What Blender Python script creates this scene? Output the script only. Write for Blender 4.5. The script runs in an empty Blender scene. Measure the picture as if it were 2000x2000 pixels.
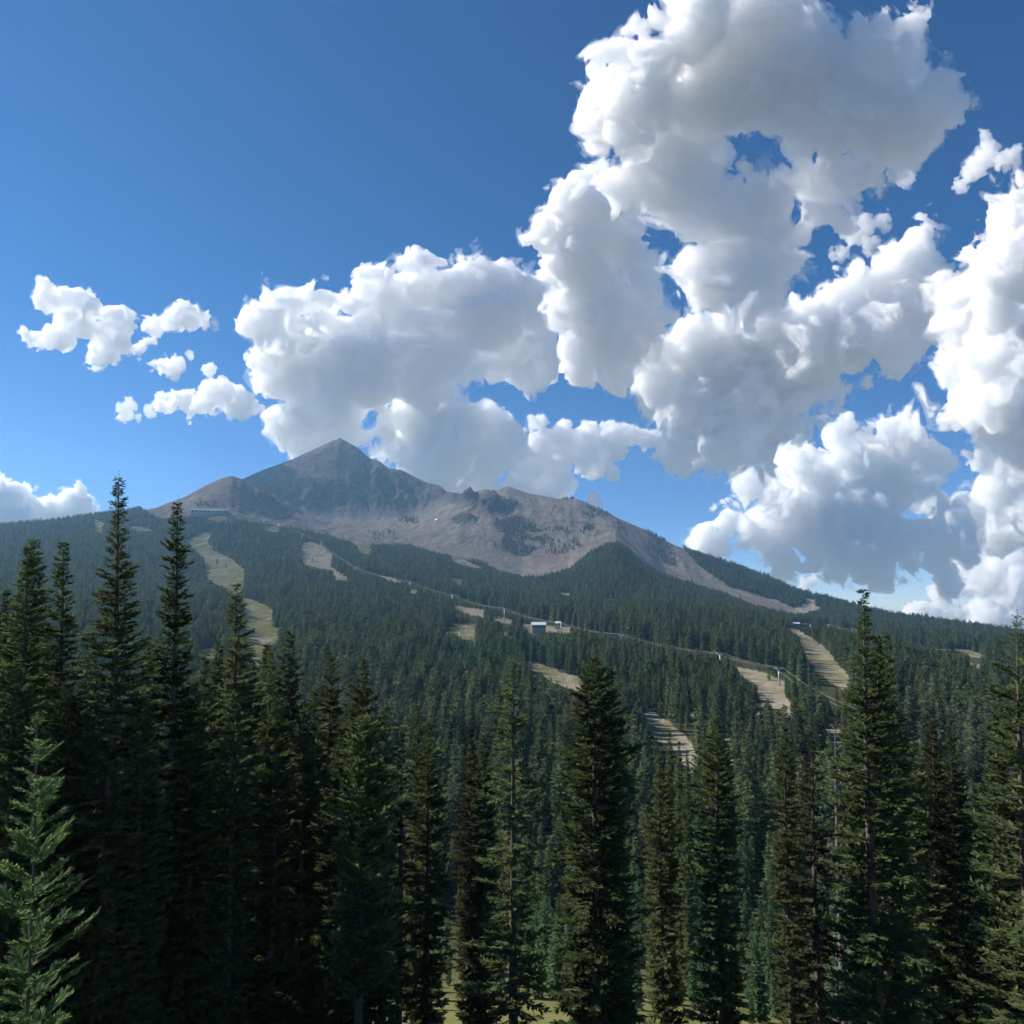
import bpy, math, random, time
import numpy as np

# ---------------------------------------------------------------- camera, sky, sun, exposure
SC = bpy.context.scene
COL = SC.collection
R_ = math.radians
FPX, PCX, PCY = 1455.0, 1000.0, 853.0        # focal length and principal point of the photograph (2000 px wide)
PITCH = math.atan((1180 - PCY) / FPX)
SUN_EL, SUN_AZ = R_(38), R_(-72)             # azimuth clockwise from +Y (the view direction)

cam_d = bpy.data.cameras.new("camera")
cam = bpy.data.objects.new("camera", cam_d)
COL.objects.link(cam)
cam.location = (0, 0, 0)
cam.rotation_euler = (R_(90) + PITCH, 0, 0)
cam_d.sensor_width = 36
cam_d.lens = 36 * FPX / 2000
cam_d.shift_y = (PCY - 1000) / 2000
cam_d.clip_start, cam_d.clip_end = 0.1, 60000
SC.camera = cam

world = bpy.data.worlds.new("World")
SC.world = world
world.use_nodes = True
wn = world.node_tree
sky = wn.nodes.new("ShaderNodeTexSky")
sky.sky_type = "NISHITA"
sky.sun_disc = False
sky.sun_elevation, sky.sun_rotation = SUN_EL, SUN_AZ
sky.altitude, sky.air_density, sky.dust_density, sky.ozone_density = 4200, 1.0, 0.0, 1.6
hs = wn.nodes.new("ShaderNodeHueSaturation")
hs.inputs["Saturation"].default_value = 1.12
tn = wn.nodes.new("ShaderNodeVectorMath"); tn.operation = "MULTIPLY"      # clear mountain air: a deeper blue
tcw = wn.nodes.new("ShaderNodeTexCoord"); spw = wn.nodes.new("ShaderNodeSeparateXYZ")
wn.links.new(tcw.outputs["Generated"], spw.inputs[0])
mrt = wn.nodes.new("ShaderNodeMapRange"); mrt.inputs[1].default_value, mrt.inputs[2].default_value = 0.0, 0.35
mxt = wn.nodes.new("ShaderNodeMix"); mxt.data_type = "RGBA"
mxt.inputs[6].default_value, mxt.inputs[7].default_value = (0.80, 0.88, 1.10, 1), (0.40, 0.84, 1.10, 1)
wn.links.new(spw.outputs[2], mrt.inputs[0]); wn.links.new(mrt.outputs[0], mxt.inputs[0]); wn.links.new(mxt.outputs[2], tn.inputs[1])
wn.links.new(sky.outputs[0], hs.inputs["Color"])
wn.links.new(hs.outputs[0], tn.inputs[0])
# below the horizon: sunlit land all round, which lights the cloud bellies
mrw = wn.nodes.new("ShaderNodeMapRange"); mrw.inputs[1].default_value, mrw.inputs[2].default_value = -0.03, -0.005
mxw = wn.nodes.new("ShaderNodeMix"); mxw.data_type = "RGBA"
wn.links.new(spw.outputs[2], mrw.inputs[0])
wn.links.new(mrw.outputs[0], mxw.inputs[0])
mxw.inputs[6].default_value = (2.2, 2.2, 2.0, 1)
wn.links.new(tn.outputs[0], mxw.inputs[7])
wn.links.new(mxw.outputs[2], wn.nodes["Background"].inputs[0])
wn.nodes["Background"].inputs[1].default_value = 0.055

sun_d = bpy.data.lights.new("sun", "SUN")
sun_d.energy, sun_d.angle, sun_d.color = 3.5, R_(0.53), (1.0, 0.95, 0.87)
sun = bpy.data.objects.new("sun", sun_d)
COL.objects.link(sun)
sdir = (math.sin(SUN_AZ) * math.cos(SUN_EL), math.cos(SUN_AZ) * math.cos(SUN_EL), math.sin(SUN_EL))
import mathutils
sun.rotation_euler = mathutils.Vector(sdir).to_track_quat("Z", "Y").to_euler()
sun.location = (sdir[0] * 200, sdir[1] * 200, sdir[2] * 200)

SC.view_settings.view_transform = "Standard"
SC.view_settings.look = "None"
SC.view_settings.exposure = 1.15
cy = SC.cycles
SC.render.engine = "CYCLES"
cy.max_bounces, cy.diffuse_bounces, cy.glossy_bounces = 26, 3, 1
cy.transmission_bounces, cy.transparent_max_bounces = 2, 8
cy.volume_bounces = 24
cy.use_adaptive_sampling = True
cy.adaptive_threshold = 0.03
cy.adaptive_min_samples = 16
cy.use_denoising = True

# ---------------------------------------------------------------- helpers
def tag(o, label=None, cat=None, group=None, kind=None):
    if label: o["label"] = label
    if cat: o["category"] = cat
    if group: o["group"] = group
    if kind: o["kind"] = kind
    return o

CP, SP = math.cos(PITCH), math.sin(PITCH)
def rays(px, py):
    """unit directions through photo pixels"""
    px, py = np.asarray(px, float), np.asarray(py, float)
    x = (px - PCX) / FPX
    u = (PCY - py) / FPX
    d = np.stack([x, CP - SP * u, SP + CP * u], -1)
    return d / np.linalg.norm(d, axis=-1, keepdims=True)

def _hash(ix, iy, iz, seed):
    h = (ix.astype(np.uint32) * np.uint32(374761393) + iy.astype(np.uint32) * np.uint32(668265263)
         + iz.astype(np.uint32) * np.uint32(2147483647) + np.uint32(seed * 144665 & 0xffffffff))
    h = (h ^ (h >> np.uint32(13))) * np.uint32(1274126177)
    h = (h ^ (h >> np.uint32(16))) * np.uint32(2246822519)
    return ((h ^ (h >> np.uint32(15))) & np.uint32(0xffffff)).astype(np.float32) / np.float32(0xffffff)

def vnoise(p, seed=0):
    """value noise in [-1,1] at float32 points (n,3)"""
    f = np.floor(p); i = f.astype(np.int64); t = (p - f).astype(np.float32)
    t = t * t * t * (t * (t * 6 - 15) + 10)
    r = 0
    for dx in (0, 1):
        wx = t[:, 0] if dx else 1 - t[:, 0]
        for dy in (0, 1):
            wy = t[:, 1] if dy else 1 - t[:, 1]
            for dz in (0, 1):
                wz = t[:, 2] if dz else 1 - t[:, 2]
                r = r + wx * wy * wz * _hash(i[:, 0] + dx, i[:, 1] + dy, i[:, 2] + dz, seed)
    return r * 2 - 1

def fbm(p, octaves=4, lac=2.07, gain=0.5, seed=0, mode="f"):
    a, s, r = 1.0, 0.0, 0
    for o in range(octaves):
        n = vnoise(p + o * 17.3, seed + o * 7)
        if mode == "b": n = np.abs(n) * 2 - 0.62          # billows: round bumps with creases
        if mode == "r": n = 1 - np.abs(n) * 2.2
        r = r + a * n; s += a; a *= gain; p = p * lac
    return r / s

def mesh_obj(name, v, faces, mat=None, parent=None, smooth=False, link=True):
    """v (n,3); faces: (m,k) array or list of such arrays (k=3 or 4), mat: one material or (list, per-face index)"""
    if not isinstance(faces, (list, tuple)): faces = [faces]
    me = bpy.data.meshes.new(name)
    v = np.asarray(v, np.float32)
    me.vertices.add(len(v)); me.vertices.foreach_set("co", v.ravel())
    idx = np.concatenate([np.asarray(f, np.int32).ravel() for f in faces])
    cnt = np.concatenate([np.full(len(f), np.asarray(f).shape[1], np.int32) for f in faces])
    st = (np.cumsum(cnt) - cnt).astype(np.int32)
    me.loops.add(len(idx)); me.loops.foreach_set("vertex_index", idx)
    me.polygons.add(len(cnt)); me.polygons.foreach_set("loop_start", st)
    mi = None
    if isinstance(mat, tuple): mat, mi = mat
    for m in (mat if isinstance(mat, list) else [mat]):
        if m: me.materials.append(m)
    if mi is not None: me.polygons.foreach_set("material_index", np.asarray(mi, np.int32))
    me.polygons.foreach_set("use_smooth", np.full(len(cnt), smooth))
    me.update(calc_edges=True)
    o = bpy.data.objects.new(name, me)
    if link: COL.objects.link(o)
    if parent: o.parent = parent
    return o

# ---------------------------------------------------------------- materials
def nmat(name, build):
    m = bpy.data.materials.new(name); m.use_nodes = True
    nt = m.node_tree; nt.nodes.clear()
    out = nt.nodes.new("ShaderNodeOutputMaterial")
    sh = build(nt, lambda t, **k: nnode(nt, t, k))
    nt.links.new(sh, out.inputs["Surface"])
    return m
def nnode(nt, t, k):
    n = nt.nodes.new("ShaderNode" + t)
    for a, v in k.items():
        if a == "inp":
            for i, x in v.items():
                if isinstance(x, bpy.types.NodeSocket): nt.links.new(x, n.inputs[i])
                else: n.inputs[i].default_value = x
        else: setattr(n, a, v)
    return n
def rgb(*c): return (c[0], c[1], c[2], 1)
def mixc(N, f, a, b, mode="MIX"):
    n = N("Mix", data_type="RGBA", blend_type=mode)
    nt = n.id_data
    for s, x in ((0, f), (6, a), (7, b)):
        if isinstance(x, bpy.types.NodeSocket): nt.links.new(x, n.inputs[s])
        else: n.inputs[s].default_value = x
    return n.outputs[2]

def plain(name, col, rough=0.7, metal=0.0, var=0.15, scale=3.0):
    def b(nt, N):
        tc = N("TexCoord")
        nz = N("TexNoise", inp={"Vector": tc.outputs["Object"], "Scale": scale, "Detail": 5.0, "Roughness": .65})
        r = N("MapRange", inp={0: nz.outputs[0], 1: .3, 2: .7, 3: 1 - var, 4: 1 + var})
        c = N("VectorMath", operation="SCALE", inp={0: col[:3], 3: r.outputs[0]})
        p = N("BsdfPrincipled", inp={"Base Color": c.outputs[0], "Roughness": rough, "Metallic": metal})
        return p.outputs[0]
    return nmat(name, b)

def foliage(name, dark, light, dry, rnd=0.5, stands=0):
    """needles: dark and light green by twig (the mesh's tint), drier or bluer by tree"""
    def b(nt, N):
        at = N("Attribute", attribute_name="tint")
        oi = N("ObjectInfo")
        c = mixc(N, at.outputs["Fac"], dark, light)
        r = N("MapRange", inp={0: oi.outputs["Random"], 1: .6, 2: 1.0, 3: 0.0, 4: rnd})
        c = mixc(N, r.outputs[0], c, dry)
        if stands:                                                 # stands of older, greyer trees and of fresher ones
            nz = N("TexNoise", inp={"Vector": oi.outputs["Location"], "Scale": .009, "Detail": 3.0})
            a = N("MapRange", inp={0: nz.outputs[0], 1: .52, 2: .68, 3: 0, 4: .6})
            b = N("MapRange", inp={0: nz.outputs[0], 1: .46, 2: .34, 3: 0, 4: .5})
            c = mixc(N, a.outputs[0], c, rgb(.125, .130, .105))
            c = mixc(N, b.outputs[0], c, rgb(.060, .150, .075))
        w = N("Math", operation="MULTIPLY", inp={0: oi.outputs["Random"], 1: 7.31})
        w = N("Math", operation="FRACT", inp={0: w.outputs[0]})
        v = N("MapRange", inp={0: w.outputs[0], 3: .6, 4: 1.4})
        c = N("VectorMath", operation="SCALE", inp={0: c, 3: v.outputs[0]}).outputs[0]
        d = N("BsdfDiffuse", inp={"Color": c})
        t = N("BsdfTranslucent", inp={"Color": c})
        m = N("MixShader", inp={0: 0.42, 1: d.outputs[0], 2: t.outputs[0]})
        return m.outputs[0]
    return nmat(name, b)

M_NEEDLE = foliage("spruce_needles", rgb(.042, .072, .034), rgb(.150, .180, .066), rgb(.14, .125, .06), .4)
M_FOREST = foliage("forest_needles", rgb(.050, .088, .040), rgb(.170, .200, .078), rgb(.150, .145, .095), .6, 1)
M_BROWN = foliage("browning_needles", rgb(.042, .056, .028), rgb(.125, .120, .055), rgb(.10, .075, .04), .3)
M_YOUNG = foliage("young_needles", rgb(.07, .12, .045), rgb(.20, .27, .12), rgb(.12, .15, .06), .1)
M_BARK = plain("bark", (.10, .075, .058), .9, var=.4, scale=6)
M_DEAD = plain("weathered_wood", (.14, .125, .115), .9, var=.3, scale=6)

# ---------------------------------------------------------------- terrain
def azel(px, py):
    d = rays(px, py)
    return np.arctan2(d[..., 0], d[..., 1]), d[..., 2] / np.hypot(d[..., 0], d[..., 1])
def to_px(P):
    """photo pixels of world points"""
    P = np.asarray(P, float)
    f = P[..., 1] * CP + P[..., 2] * SP
    u = -P[..., 1] * SP + P[..., 2] * CP
    f = np.where(f < .1, .1, f)
    return PCX + FPX * P[..., 0] / f, PCY - FPX * u / f

# crest lines: (px, py, metres away)
K1 = [(-700,1500,330),(0,1490,335),(700,1495,340),(1300,1500,340),(2000,1505,330),(2700,1510,330)]
K2 = [(-700,1285,690),(0,1270,700),(600,1268,700),(1000,1265,700),(1500,1285,690),(2000,1345,660),(2700,1400,650)]
K3 = [(-700,1180,1250),(0,1160,1300),(700,1158,1300),(1000,1180,1300),(1300,1186,1300),(1550,1232,1270),(2000,1292,1150),(2700,1350,1100)]
K4 = [(-700,1120,1900),(0,1072,1980),(300,1058,2000),(500,1055,2020),(700,1072,2050),(850,1090,2050),(1020,1126,2000),(1110,1112,1980),(1200,1074,1960),(1250,1100,2020),(1300,1128,2050),(1400,1160,2000),(1550,1207,1900),(1750,1238,1750),(2000,1264,1650),(2700,1325,1600)]
K5 = [(-700,1098,2450),(0,1034,2500),(110,1024,2500),(254,1002,2500),(308,991,2500),(348,979,2500),(391,954,2500),(435,934,2500),(453,930,2500),(471,936,2500),(500,958,2500),(540,988,2500),(590,1012,2500),(650,1030,2520),(720,1034,2560),(800,1034,2560),(850,1024,2500),(900,1020,2440),(960,1022,2400),(1040,1030,2400),(1126,1040,2380),(1204,1042,2360),(1300,1092,2400),(1400,1130,2340),(1550,1181,2200),(1750,1222,2000),(2000,1253,1900),(2700,1316,1850)]
K5B = [(-700,1104,2800),(0,1040,2850),(300,1004,2850),(400,972,2850),(440,958,2880),(480,962,2900),(520,974,2900),(580,994,2880),(650,1014,2860),(720,1018,2850),(800,1012,2840),(850,996,2820),(880,984,2780),(930,984,2680),(990,982,2600),(1060,994,2560),(1126,1000,2540),(1204,1024,2540),(1300,1068,2560),(1400,1104,2480),(1550,1160,2350),(1750,1210,2150),(2000,1247,2050),(2700,1310,2000)]
K6 = [(-700,1112,3200),(0,1060,3250),(300,996,3300),(400,958,3300),(440,950,3300),(476,936,3300),(507,922,3300),(525,915,3300),(569,899.5,3300),(611,880,3300),(650,861.5,3300),(662,857.5,3300),(669,859,3300),(684,867,3290),(699,876,3280),(722,895.6,3260),(740,901,3240),(761,917,3230),(784,919,3210),(800,928,3200),(831,943,3170),(859,950,3140),(872,964,3120),(888,965,3080),(901,968,3040),(929,961,2960),(945,957,2920),(955,957,2900),(962,963.5,2880),(976,956,2830),(990,950.5,2800),(1007,956,2790),(1033,964.5,2780),(1059,969,2760),(1082,974,2750),(1105,976,2740),(1126,975,2730),(1144,981,2720),(1170,994,2710),(1214,1016,2720),(1261,1035,2730),(1300,1057,2720),(1354,1081,2690),(1409,1101,2640),(1481,1124,2580),(1554,1157,2500),(1626,1177,2430),(1680,1193,2380),(1735,1207,2320),(1807,1214,2280),(1880,1226,2240),(1952,1239,2210),(2000,1246,2200),(2700,1308,2150)]

azc = np.unique(np.concatenate([np.linspace(-180, -56, 32), np.linspace(-56, -44, 14), np.arange(-44, 44.01, 0.11), np.linspace(44, 56, 14), np.linspace(56, 180, 32)])) * math.pi / 180
rows = [0.0, 1.0]
while rows[-1] < 3700:
    r = rows[-1]
    rows.append(r + (r * .06 if r < 60 else r * .028 if r < 330 else max(6.5, r * .0085) if r < 1900 else 8.0 if r < 3420 else 120))
rows = np.array(rows)
NC, NR = len(azc), len(rows)
kr, kz = [np.zeros(NC)], [np.full(NC, -1.7)]
wob = lambda s, k: k * np.sin(azc * 5 + s) * .6
for r, z, k in ((5, -3.6, .05), (20, -11.6, .4), (45, -23.0, 1), (80, -38, 1.5), (140, -58.5, 2), (225, -71, 2)):
    kr.append(np.full(NC, float(r))); kz.append(z + wob(r, k))
for K in (K1, K2, K3, K4, K5, K5B, K6):
    K = np.array(K, float)
    a, te = azel(K[:, 0], K[:, 1])
    r = np.interp(azc, a, K[:, 2]); t = np.interp(azc, a, te)
    kr.append(r); kz.append(r * t)
kr.append(kr[-1] + 330); kz.append(kz[-1] - 190)
kr.append(np.full(NC, 3900.0)); kz.append(kz[-1] - 250)
kr, kz = np.array(kr), np.array(kz)                    # (nk, NC)
# monotone cubic through the crest lines of every bearing
h_ = np.diff(kr, axis=0); dl = np.diff(kz, axis=0) / h_
m_ = np.zeros_like(kz); m_[0], m_[-1] = dl[0], dl[-1]
same = dl[:-1] * dl[1:] > 0
w1, w2 = 2 * h_[1:] + h_[:-1], h_[1:] + 2 * h_[:-1]
m_[1:-1] = np.where(same, (w1 + w2) / np.where(same, w1 / np.where(dl[:-1] == 0, 1, dl[:-1]) + w2 / np.where(dl[1:] == 0, 1, dl[1:]), 1), 0)
Zt = np.zeros((NR, NC))
RR = np.repeat(rows[:, None], NC, 1)
for i in range(len(kr) - 1):
    t = (RR - kr[i]) / h_[i]
    s = (t >= 0) & (t <= 1)
    t = np.clip(t, 0, 1)
    v = (2*t**3-3*t*t+1)*kz[i] + (t**3-2*t*t+t)*h_[i]*m_[i] + (-2*t**3+3*t*t)*kz[i+1] + (t**3-t*t)*h_[i]*m_[i+1]
    Zt = np.where(s, v, Zt)
Xg, Yg = RR * np.sin(azc), RR * np.cos(azc)
sm = lambda x, a, b: (lambda t: t * t * (3 - 2 * t))(np.clip((x - a) / (b - a), 0, 1))
flat_ = lambda A: A.ravel().astype(np.float32)
P3 = np.stack([flat_(Xg), flat_(Yg), np.zeros(NR * NC, np.float32)], 1)
n1 = fbm(P3 / 260, 4, seed=3).reshape(NR, NC)
n2 = fbm(P3 / 38, 3, seed=5).reshape(NR, NC)
PA = np.stack([flat_(np.repeat(azc[None] * 2800 / 46, NR, 0)) + flat_(n1) * 2.2, flat_(RR / 230), flat_(np.zeros((NR, NC)))], 1)
rib = fbm(PA, 4, seed=9, mode="r").reshape(NR, NC)
PB = P3 / 120
rock = fbm(PB, 5, seed=12, gain=.56, mode="r").reshape(NR, NC)
ridge_r = kr[-3]
alp = sm(RR, 2080, 2350) * (1 - sm(RR, ridge_r + 150, ridge_r + 500))
keep = 0.10 + 0.90 * sm(np.abs(RR - ridge_r), 10, 190)
shd = (azc < azel(500, 950)[0])                                   # the left shoulder is a skyline of its own
keep2 = np.where(shd[None], 0.12 + .88 * sm(np.abs(RR - kr[-5]), 10, 140), 1)
px0, py0 = to_px(np.stack([Xg, Yg, Zt], -1))
def crag_shade(px, py, cx, cy_, rx, ry): return np.clip(1 - ((px - cx) / rx) ** 2 - ((py - cy_) / ry) ** 2, 0, 1)
cr = np.clip(crag_shade(px0, py0, 958, 992, 55, 20) + crag_shade(px0, py0, 905, 1015, 30, 10) + crag_shade(px0, py0, 925, 975, 60, 14) + .8 * crag_shade(px0, py0, 760, 960, 130, 55) + .9 * crag_shade(px0, py0, 600, 968, 110, 42) + .35 * crag_shade(px0, py0, 625, 900, 90, 40), 0, 1)  # broad peak-face and bowl ellipses paint shadow in as darker, rougher rock
Zt = Zt + n1 * (1.5 * sm(RR, 60, 300) + 6 * sm(RR, 300, 900)) * np.where(RR < 2400, 1, 0.4) * keep2 * keep + n2 * (.25 + .9 * sm(RR, 40, 300)) * keep * keep2 * sm(RR, 2, 20)
Zt = Zt + alp * keep * keep2 * (rib * (3 + 24 * cr) + rock * (6 + 28 * cr))
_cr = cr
rock2 = fbm(P3 / 42, 4, seed=14, gain=.6, mode="r").reshape(NR, NC)
Zt = Zt + alp * keep * keep2 * rock2 * (1.6 + 8 * cr)

def polym(px, py, poly):
    poly = np.array(poly, float)
    ins = np.zeros(px.shape, bool)
    x1, y1 = poly[-1]
    for x2, y2 in poly:
        c = ((y1 > py) != (y2 > py)) & (px < (x2 - x1) * (py - y1) / (y2 - y1 + 1e-12) + x1)
        ins ^= c
        x1, y1 = x2, y2
    return ins
def zp(sc, ox, oy, *L): return [(ox + x * sc, oy + y * sc) for x, y in L]
Q1 = lambda *L: zp(.3623, 0, 900, *L)
Q2 = lambda *L: zp(.3623, 600, 900, *L)
Q3 = lambda *L: zp(.3623, 1300, 900, *L)
QA = lambda *L: zp(.207, 1180, 1180, *L)
QB = lambda *L: zp(.207, 1600, 1180, *L)
QM = lambda *L: zp(.2588, 800, 920, *L)
box = lambda a, b, c, d: [(a, b), (c, b), (c, d), (a, d)]
RUNS = [  # open ground inside the forest: (outline, dry 0..1 green)
    (Q1((1145,365),(1080,390),(1010,425),(1040,480),(1095,520),(1100,570),(1085,600),(1150,660),(1240,705),(1300,745),(1310,840),(1290,900),(1318,960),(1320,1080),(1400,1120),(1440,1000),(1500,970),(1515,915),(1465,885),(1485,820),(1430,775),(1350,750),(1297,730),(1300,690),(1325,640),(1320,590),(1240,520),(1150,480),(1130,440)), .45),
    (Q1((1050,1030),(1150,1000),(1190,1010),(1150,1080),(1070,1100)), .6),
    (Q1((1640,435),(1610,490),(1640,560),(1700,575),(1790,590),(1800,645),(1890,645),(1860,620),(1800,580),(1795,510),(1740,460),(1680,435)), .12),
    (Q1((1425,348),(1505,355),(1500,385),(1425,375)), .4), (Q1((1140,292),(1205,292),(1190,318),(1125,318)), .5),
    (Q1((1205,262),(1300,278),(1440,302),(1480,330),(1400,328),(1300,315),(1225,295)), .35),
    (Q1((690,350),(780,355),(850,385),(760,380),(700,370)), .6), (Q1((500,310),(560,330),(545,390),(510,380)), .3),
    (Q2((265,455),(350,458),(340,505),(285,500)), .6), (Q2((775,518),(830,525),(950,580),(880,572),(800,548)), .3),
    (Q2((790,875),(920,885),(905,920),(920,975),(830,960),(800,930),(720,938),(770,905)), .5),
    (Q2((1145,1070),(1260,1100),(1370,1138),(1445,1160),(1490,1170),(1490,1250),(1400,1225),(1310,1185),(1200,1122)), .25),
    (QA((345,985),(440,1005),(600,1105),(750,1235),(880,1385),(905,1600),(800,1600),(700,1440),(560,1320),(440,1240),(390,1110)), .2),
    (QA((1235,600),(1320,598),(1500,640),(1640,690),(1720,740),(1715,850),(1760,950),(1820,1040),(1700,1040),(1560,950),(1470,880),(1440,760),(1300,690)), .1),
    (Q3((612,888),(700,905),(800,960),(870,1010),(930,1090),(980,1150),(1012,1200),(950,1240),(900,1200),(830,1150),(780,1090),(740,1010),(720,950),(660,910)), .2),
    (Q3((865,918),(1000,945),(1040,962),(940,940)), 0), (Q3((985,890),(1040,905),(1040,915),(985,905)), .2),
    (Q3((1520,1008),(1600,1012),(1740,1050),(1700,1068),(1560,1028)), .3), (Q3((1630,1085),(1690,1095),(1745,1130),(1660,1112)), .1),
    (Q3((752,733),(812,750),(805,783),(760,772)), .3), (Q3((690,790),(760,770),(850,790),(740,830)), 0), (Q3((1380,940),(1400,942),(1440,968),(1425,968)), 0),
    (Q3((1250,1320),(1310,1325),(1352,1350),(1310,1362)), 0), (Q3((1350,1400),(1385,1360),(1400,1385),(1425,1400),(1400,1450),(1415,1500),(1375,1535)), .1),
    (Q3((1445,1478),(1525,1478),(1490,1525),(1450,1510)), .2), (Q3((1615,1530),(1645,1530),(1640,1610),(1615,1600)), .1), (Q3((860,1425),(970,1440),(960,1490),(880,1490)), .1),
    (Q2((385,618),(470,630),(510,660),(470,655)), 0), (Q2((550,688),(600,700),(590,718),(550,712)), 0), (Q2((680,742),(720,750),(715,768),(690,765)), 0),
    (Q2((780,772),(840,785),(960,805),(950,845),(870,825),(790,795)), 0), (Q2((980,838),(1060,848),(1115,860),(1100,882),(1000,862)), 0.1), (Q2((1150,880),(1420,895),(1420,925),(1200,930)), 0),
    (Q2((1055,925),(1080,925),(1075,950),(1055,945)), 0), (Q2((770,620),(840,640),(830,680),(780,650)), .2), (Q2((1360,705),(1430,715),(1420,725),(1350,718)), .4), (Q2((1600,740),(1680,745),(1670,752),(1610,750)), .3),
    (QA(*box(725, 875, 772, 965)), 0), (QA(*box(800, 1015, 865, 1060)), 0), (QA(*box(935, 1105, 1015, 1160)), 0), (QA(*box(845, 1095, 895, 1165)), 0), (QA(*box(1315, 995, 1362, 1035)), 0),
    (QA(*box(1425, 1025, 1475, 1075)), 0), (QA(*box(1475, 915, 1525, 962)), 0), (QA((1080,450),(1300,470),(1400,490),(1390,510),(1300,490)), .2), (QA((1060,1240),(1140,1250),(1200,1290),(1260,1400),(1260,1590),(1200,1590),(1190,1400),(1120,1290)), .2),
]
TREELINE = [(-800,-500),(246,-500),(262,985),(300,1004),(330,1012),(372,1003),(429,1016),(468,1014),(502,1016),(546,1024),(585,1029),(636,1042),(675,1053),(696,1063),(727,1060),(800,1060),(847,1075),(903,1086),(930,1088),(981,1114),(1020,1122),(1059,1122),(1110,1108),(1136,1088),(1162,1067),(1190,1058),(1206,1056),(1227,1067),(1250,1091),(1292,1117),(1336,1132),(1409,1154),(1481,1183),(1554,1199),(1570,1199),(1574,-500),(2800,-500)]
RIDGEWOOD = [(1318,1050),(1365,1065),(1481,1105),(1600,1145),(1600,1210),(1572,1197),(1517,1172),(1427,1146),(1383,1117),(1360,1100)]
PATCHES = [(QM((640,380),(750,350),(830,330),(900,395),(950,400),(960,450),(1050,440),(1085,500),(1000,560),(950,590),(880,640),(820,640),(700,600),(700,500),(650,420)), .6), (QM((1090,420),(1180,430),(1230,480),(1300,560),(1180,620),(1050,630),(1010,600),(1080,520)), .3),
           (QM((1280,430),(1380,400),(1388,440),(1300,465)), .5), (QM((1265,265),(1330,255),(1530,340),(1440,350),(1340,350)), .25), (QM((710,205),(760,212),(835,255),(740,245)), .7), (QM((600,520),(700,540),(720,600),(600,580)), .12),
           (Q2((480,285),(570,290),(600,340),(500,320)), .5), (Q2((330,390),(480,370),(480,400),(340,440)), .12), (Q2((1830,380),(1932,420),(1990,560),(1930,560),(1840,470)), .25), (Q1((1050,230),(1180,205),(1170,245),(1060,255)), .5), (Q1((1190,220),(1350,270),(1500,310),(1560,340),(1450,300),(1250,265)), .12), (Q2((1380,190),(1425,190),(1425,208),(1380,208)), .5)]
PX, PY = to_px(np.stack([Xg, Yg, Zt], -1))
jx = fbm(P3 / 14, 2, seed=31).reshape(NR, NC) * 5; jy = fbm(P3 / 14, 2, seed=32).reshape(NR, NC) * 4
bare = (PY + jy < np.interp(PX, [a for a, b in TREELINE], [b for a, b in TREELINE]) + 4) & (RR > 1500)
bare &= ~polym(PX + jx, PY + jy, RIDGEWOOD)
openg = np.zeros((NR, NC)); green = np.zeros((NR, NC))
for poly, g in RUNS:
    s = polym(PX + jx * .6, PY + jy * .6, poly) & (RR > 250) & (RR < 2450)
    openg[s] = 1; green[s] = g
bare = bare & (openg == 0)
nr = (RR < 140)
terrain_mask = np.stack([bare.astype(float), openg, np.clip(green + n2 * .25 + .6 * nr, 0, 1), np.clip(_cr * 1.4 + .25 * (rock > .55), 0, 1)], -1).reshape(-1, 4)

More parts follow.
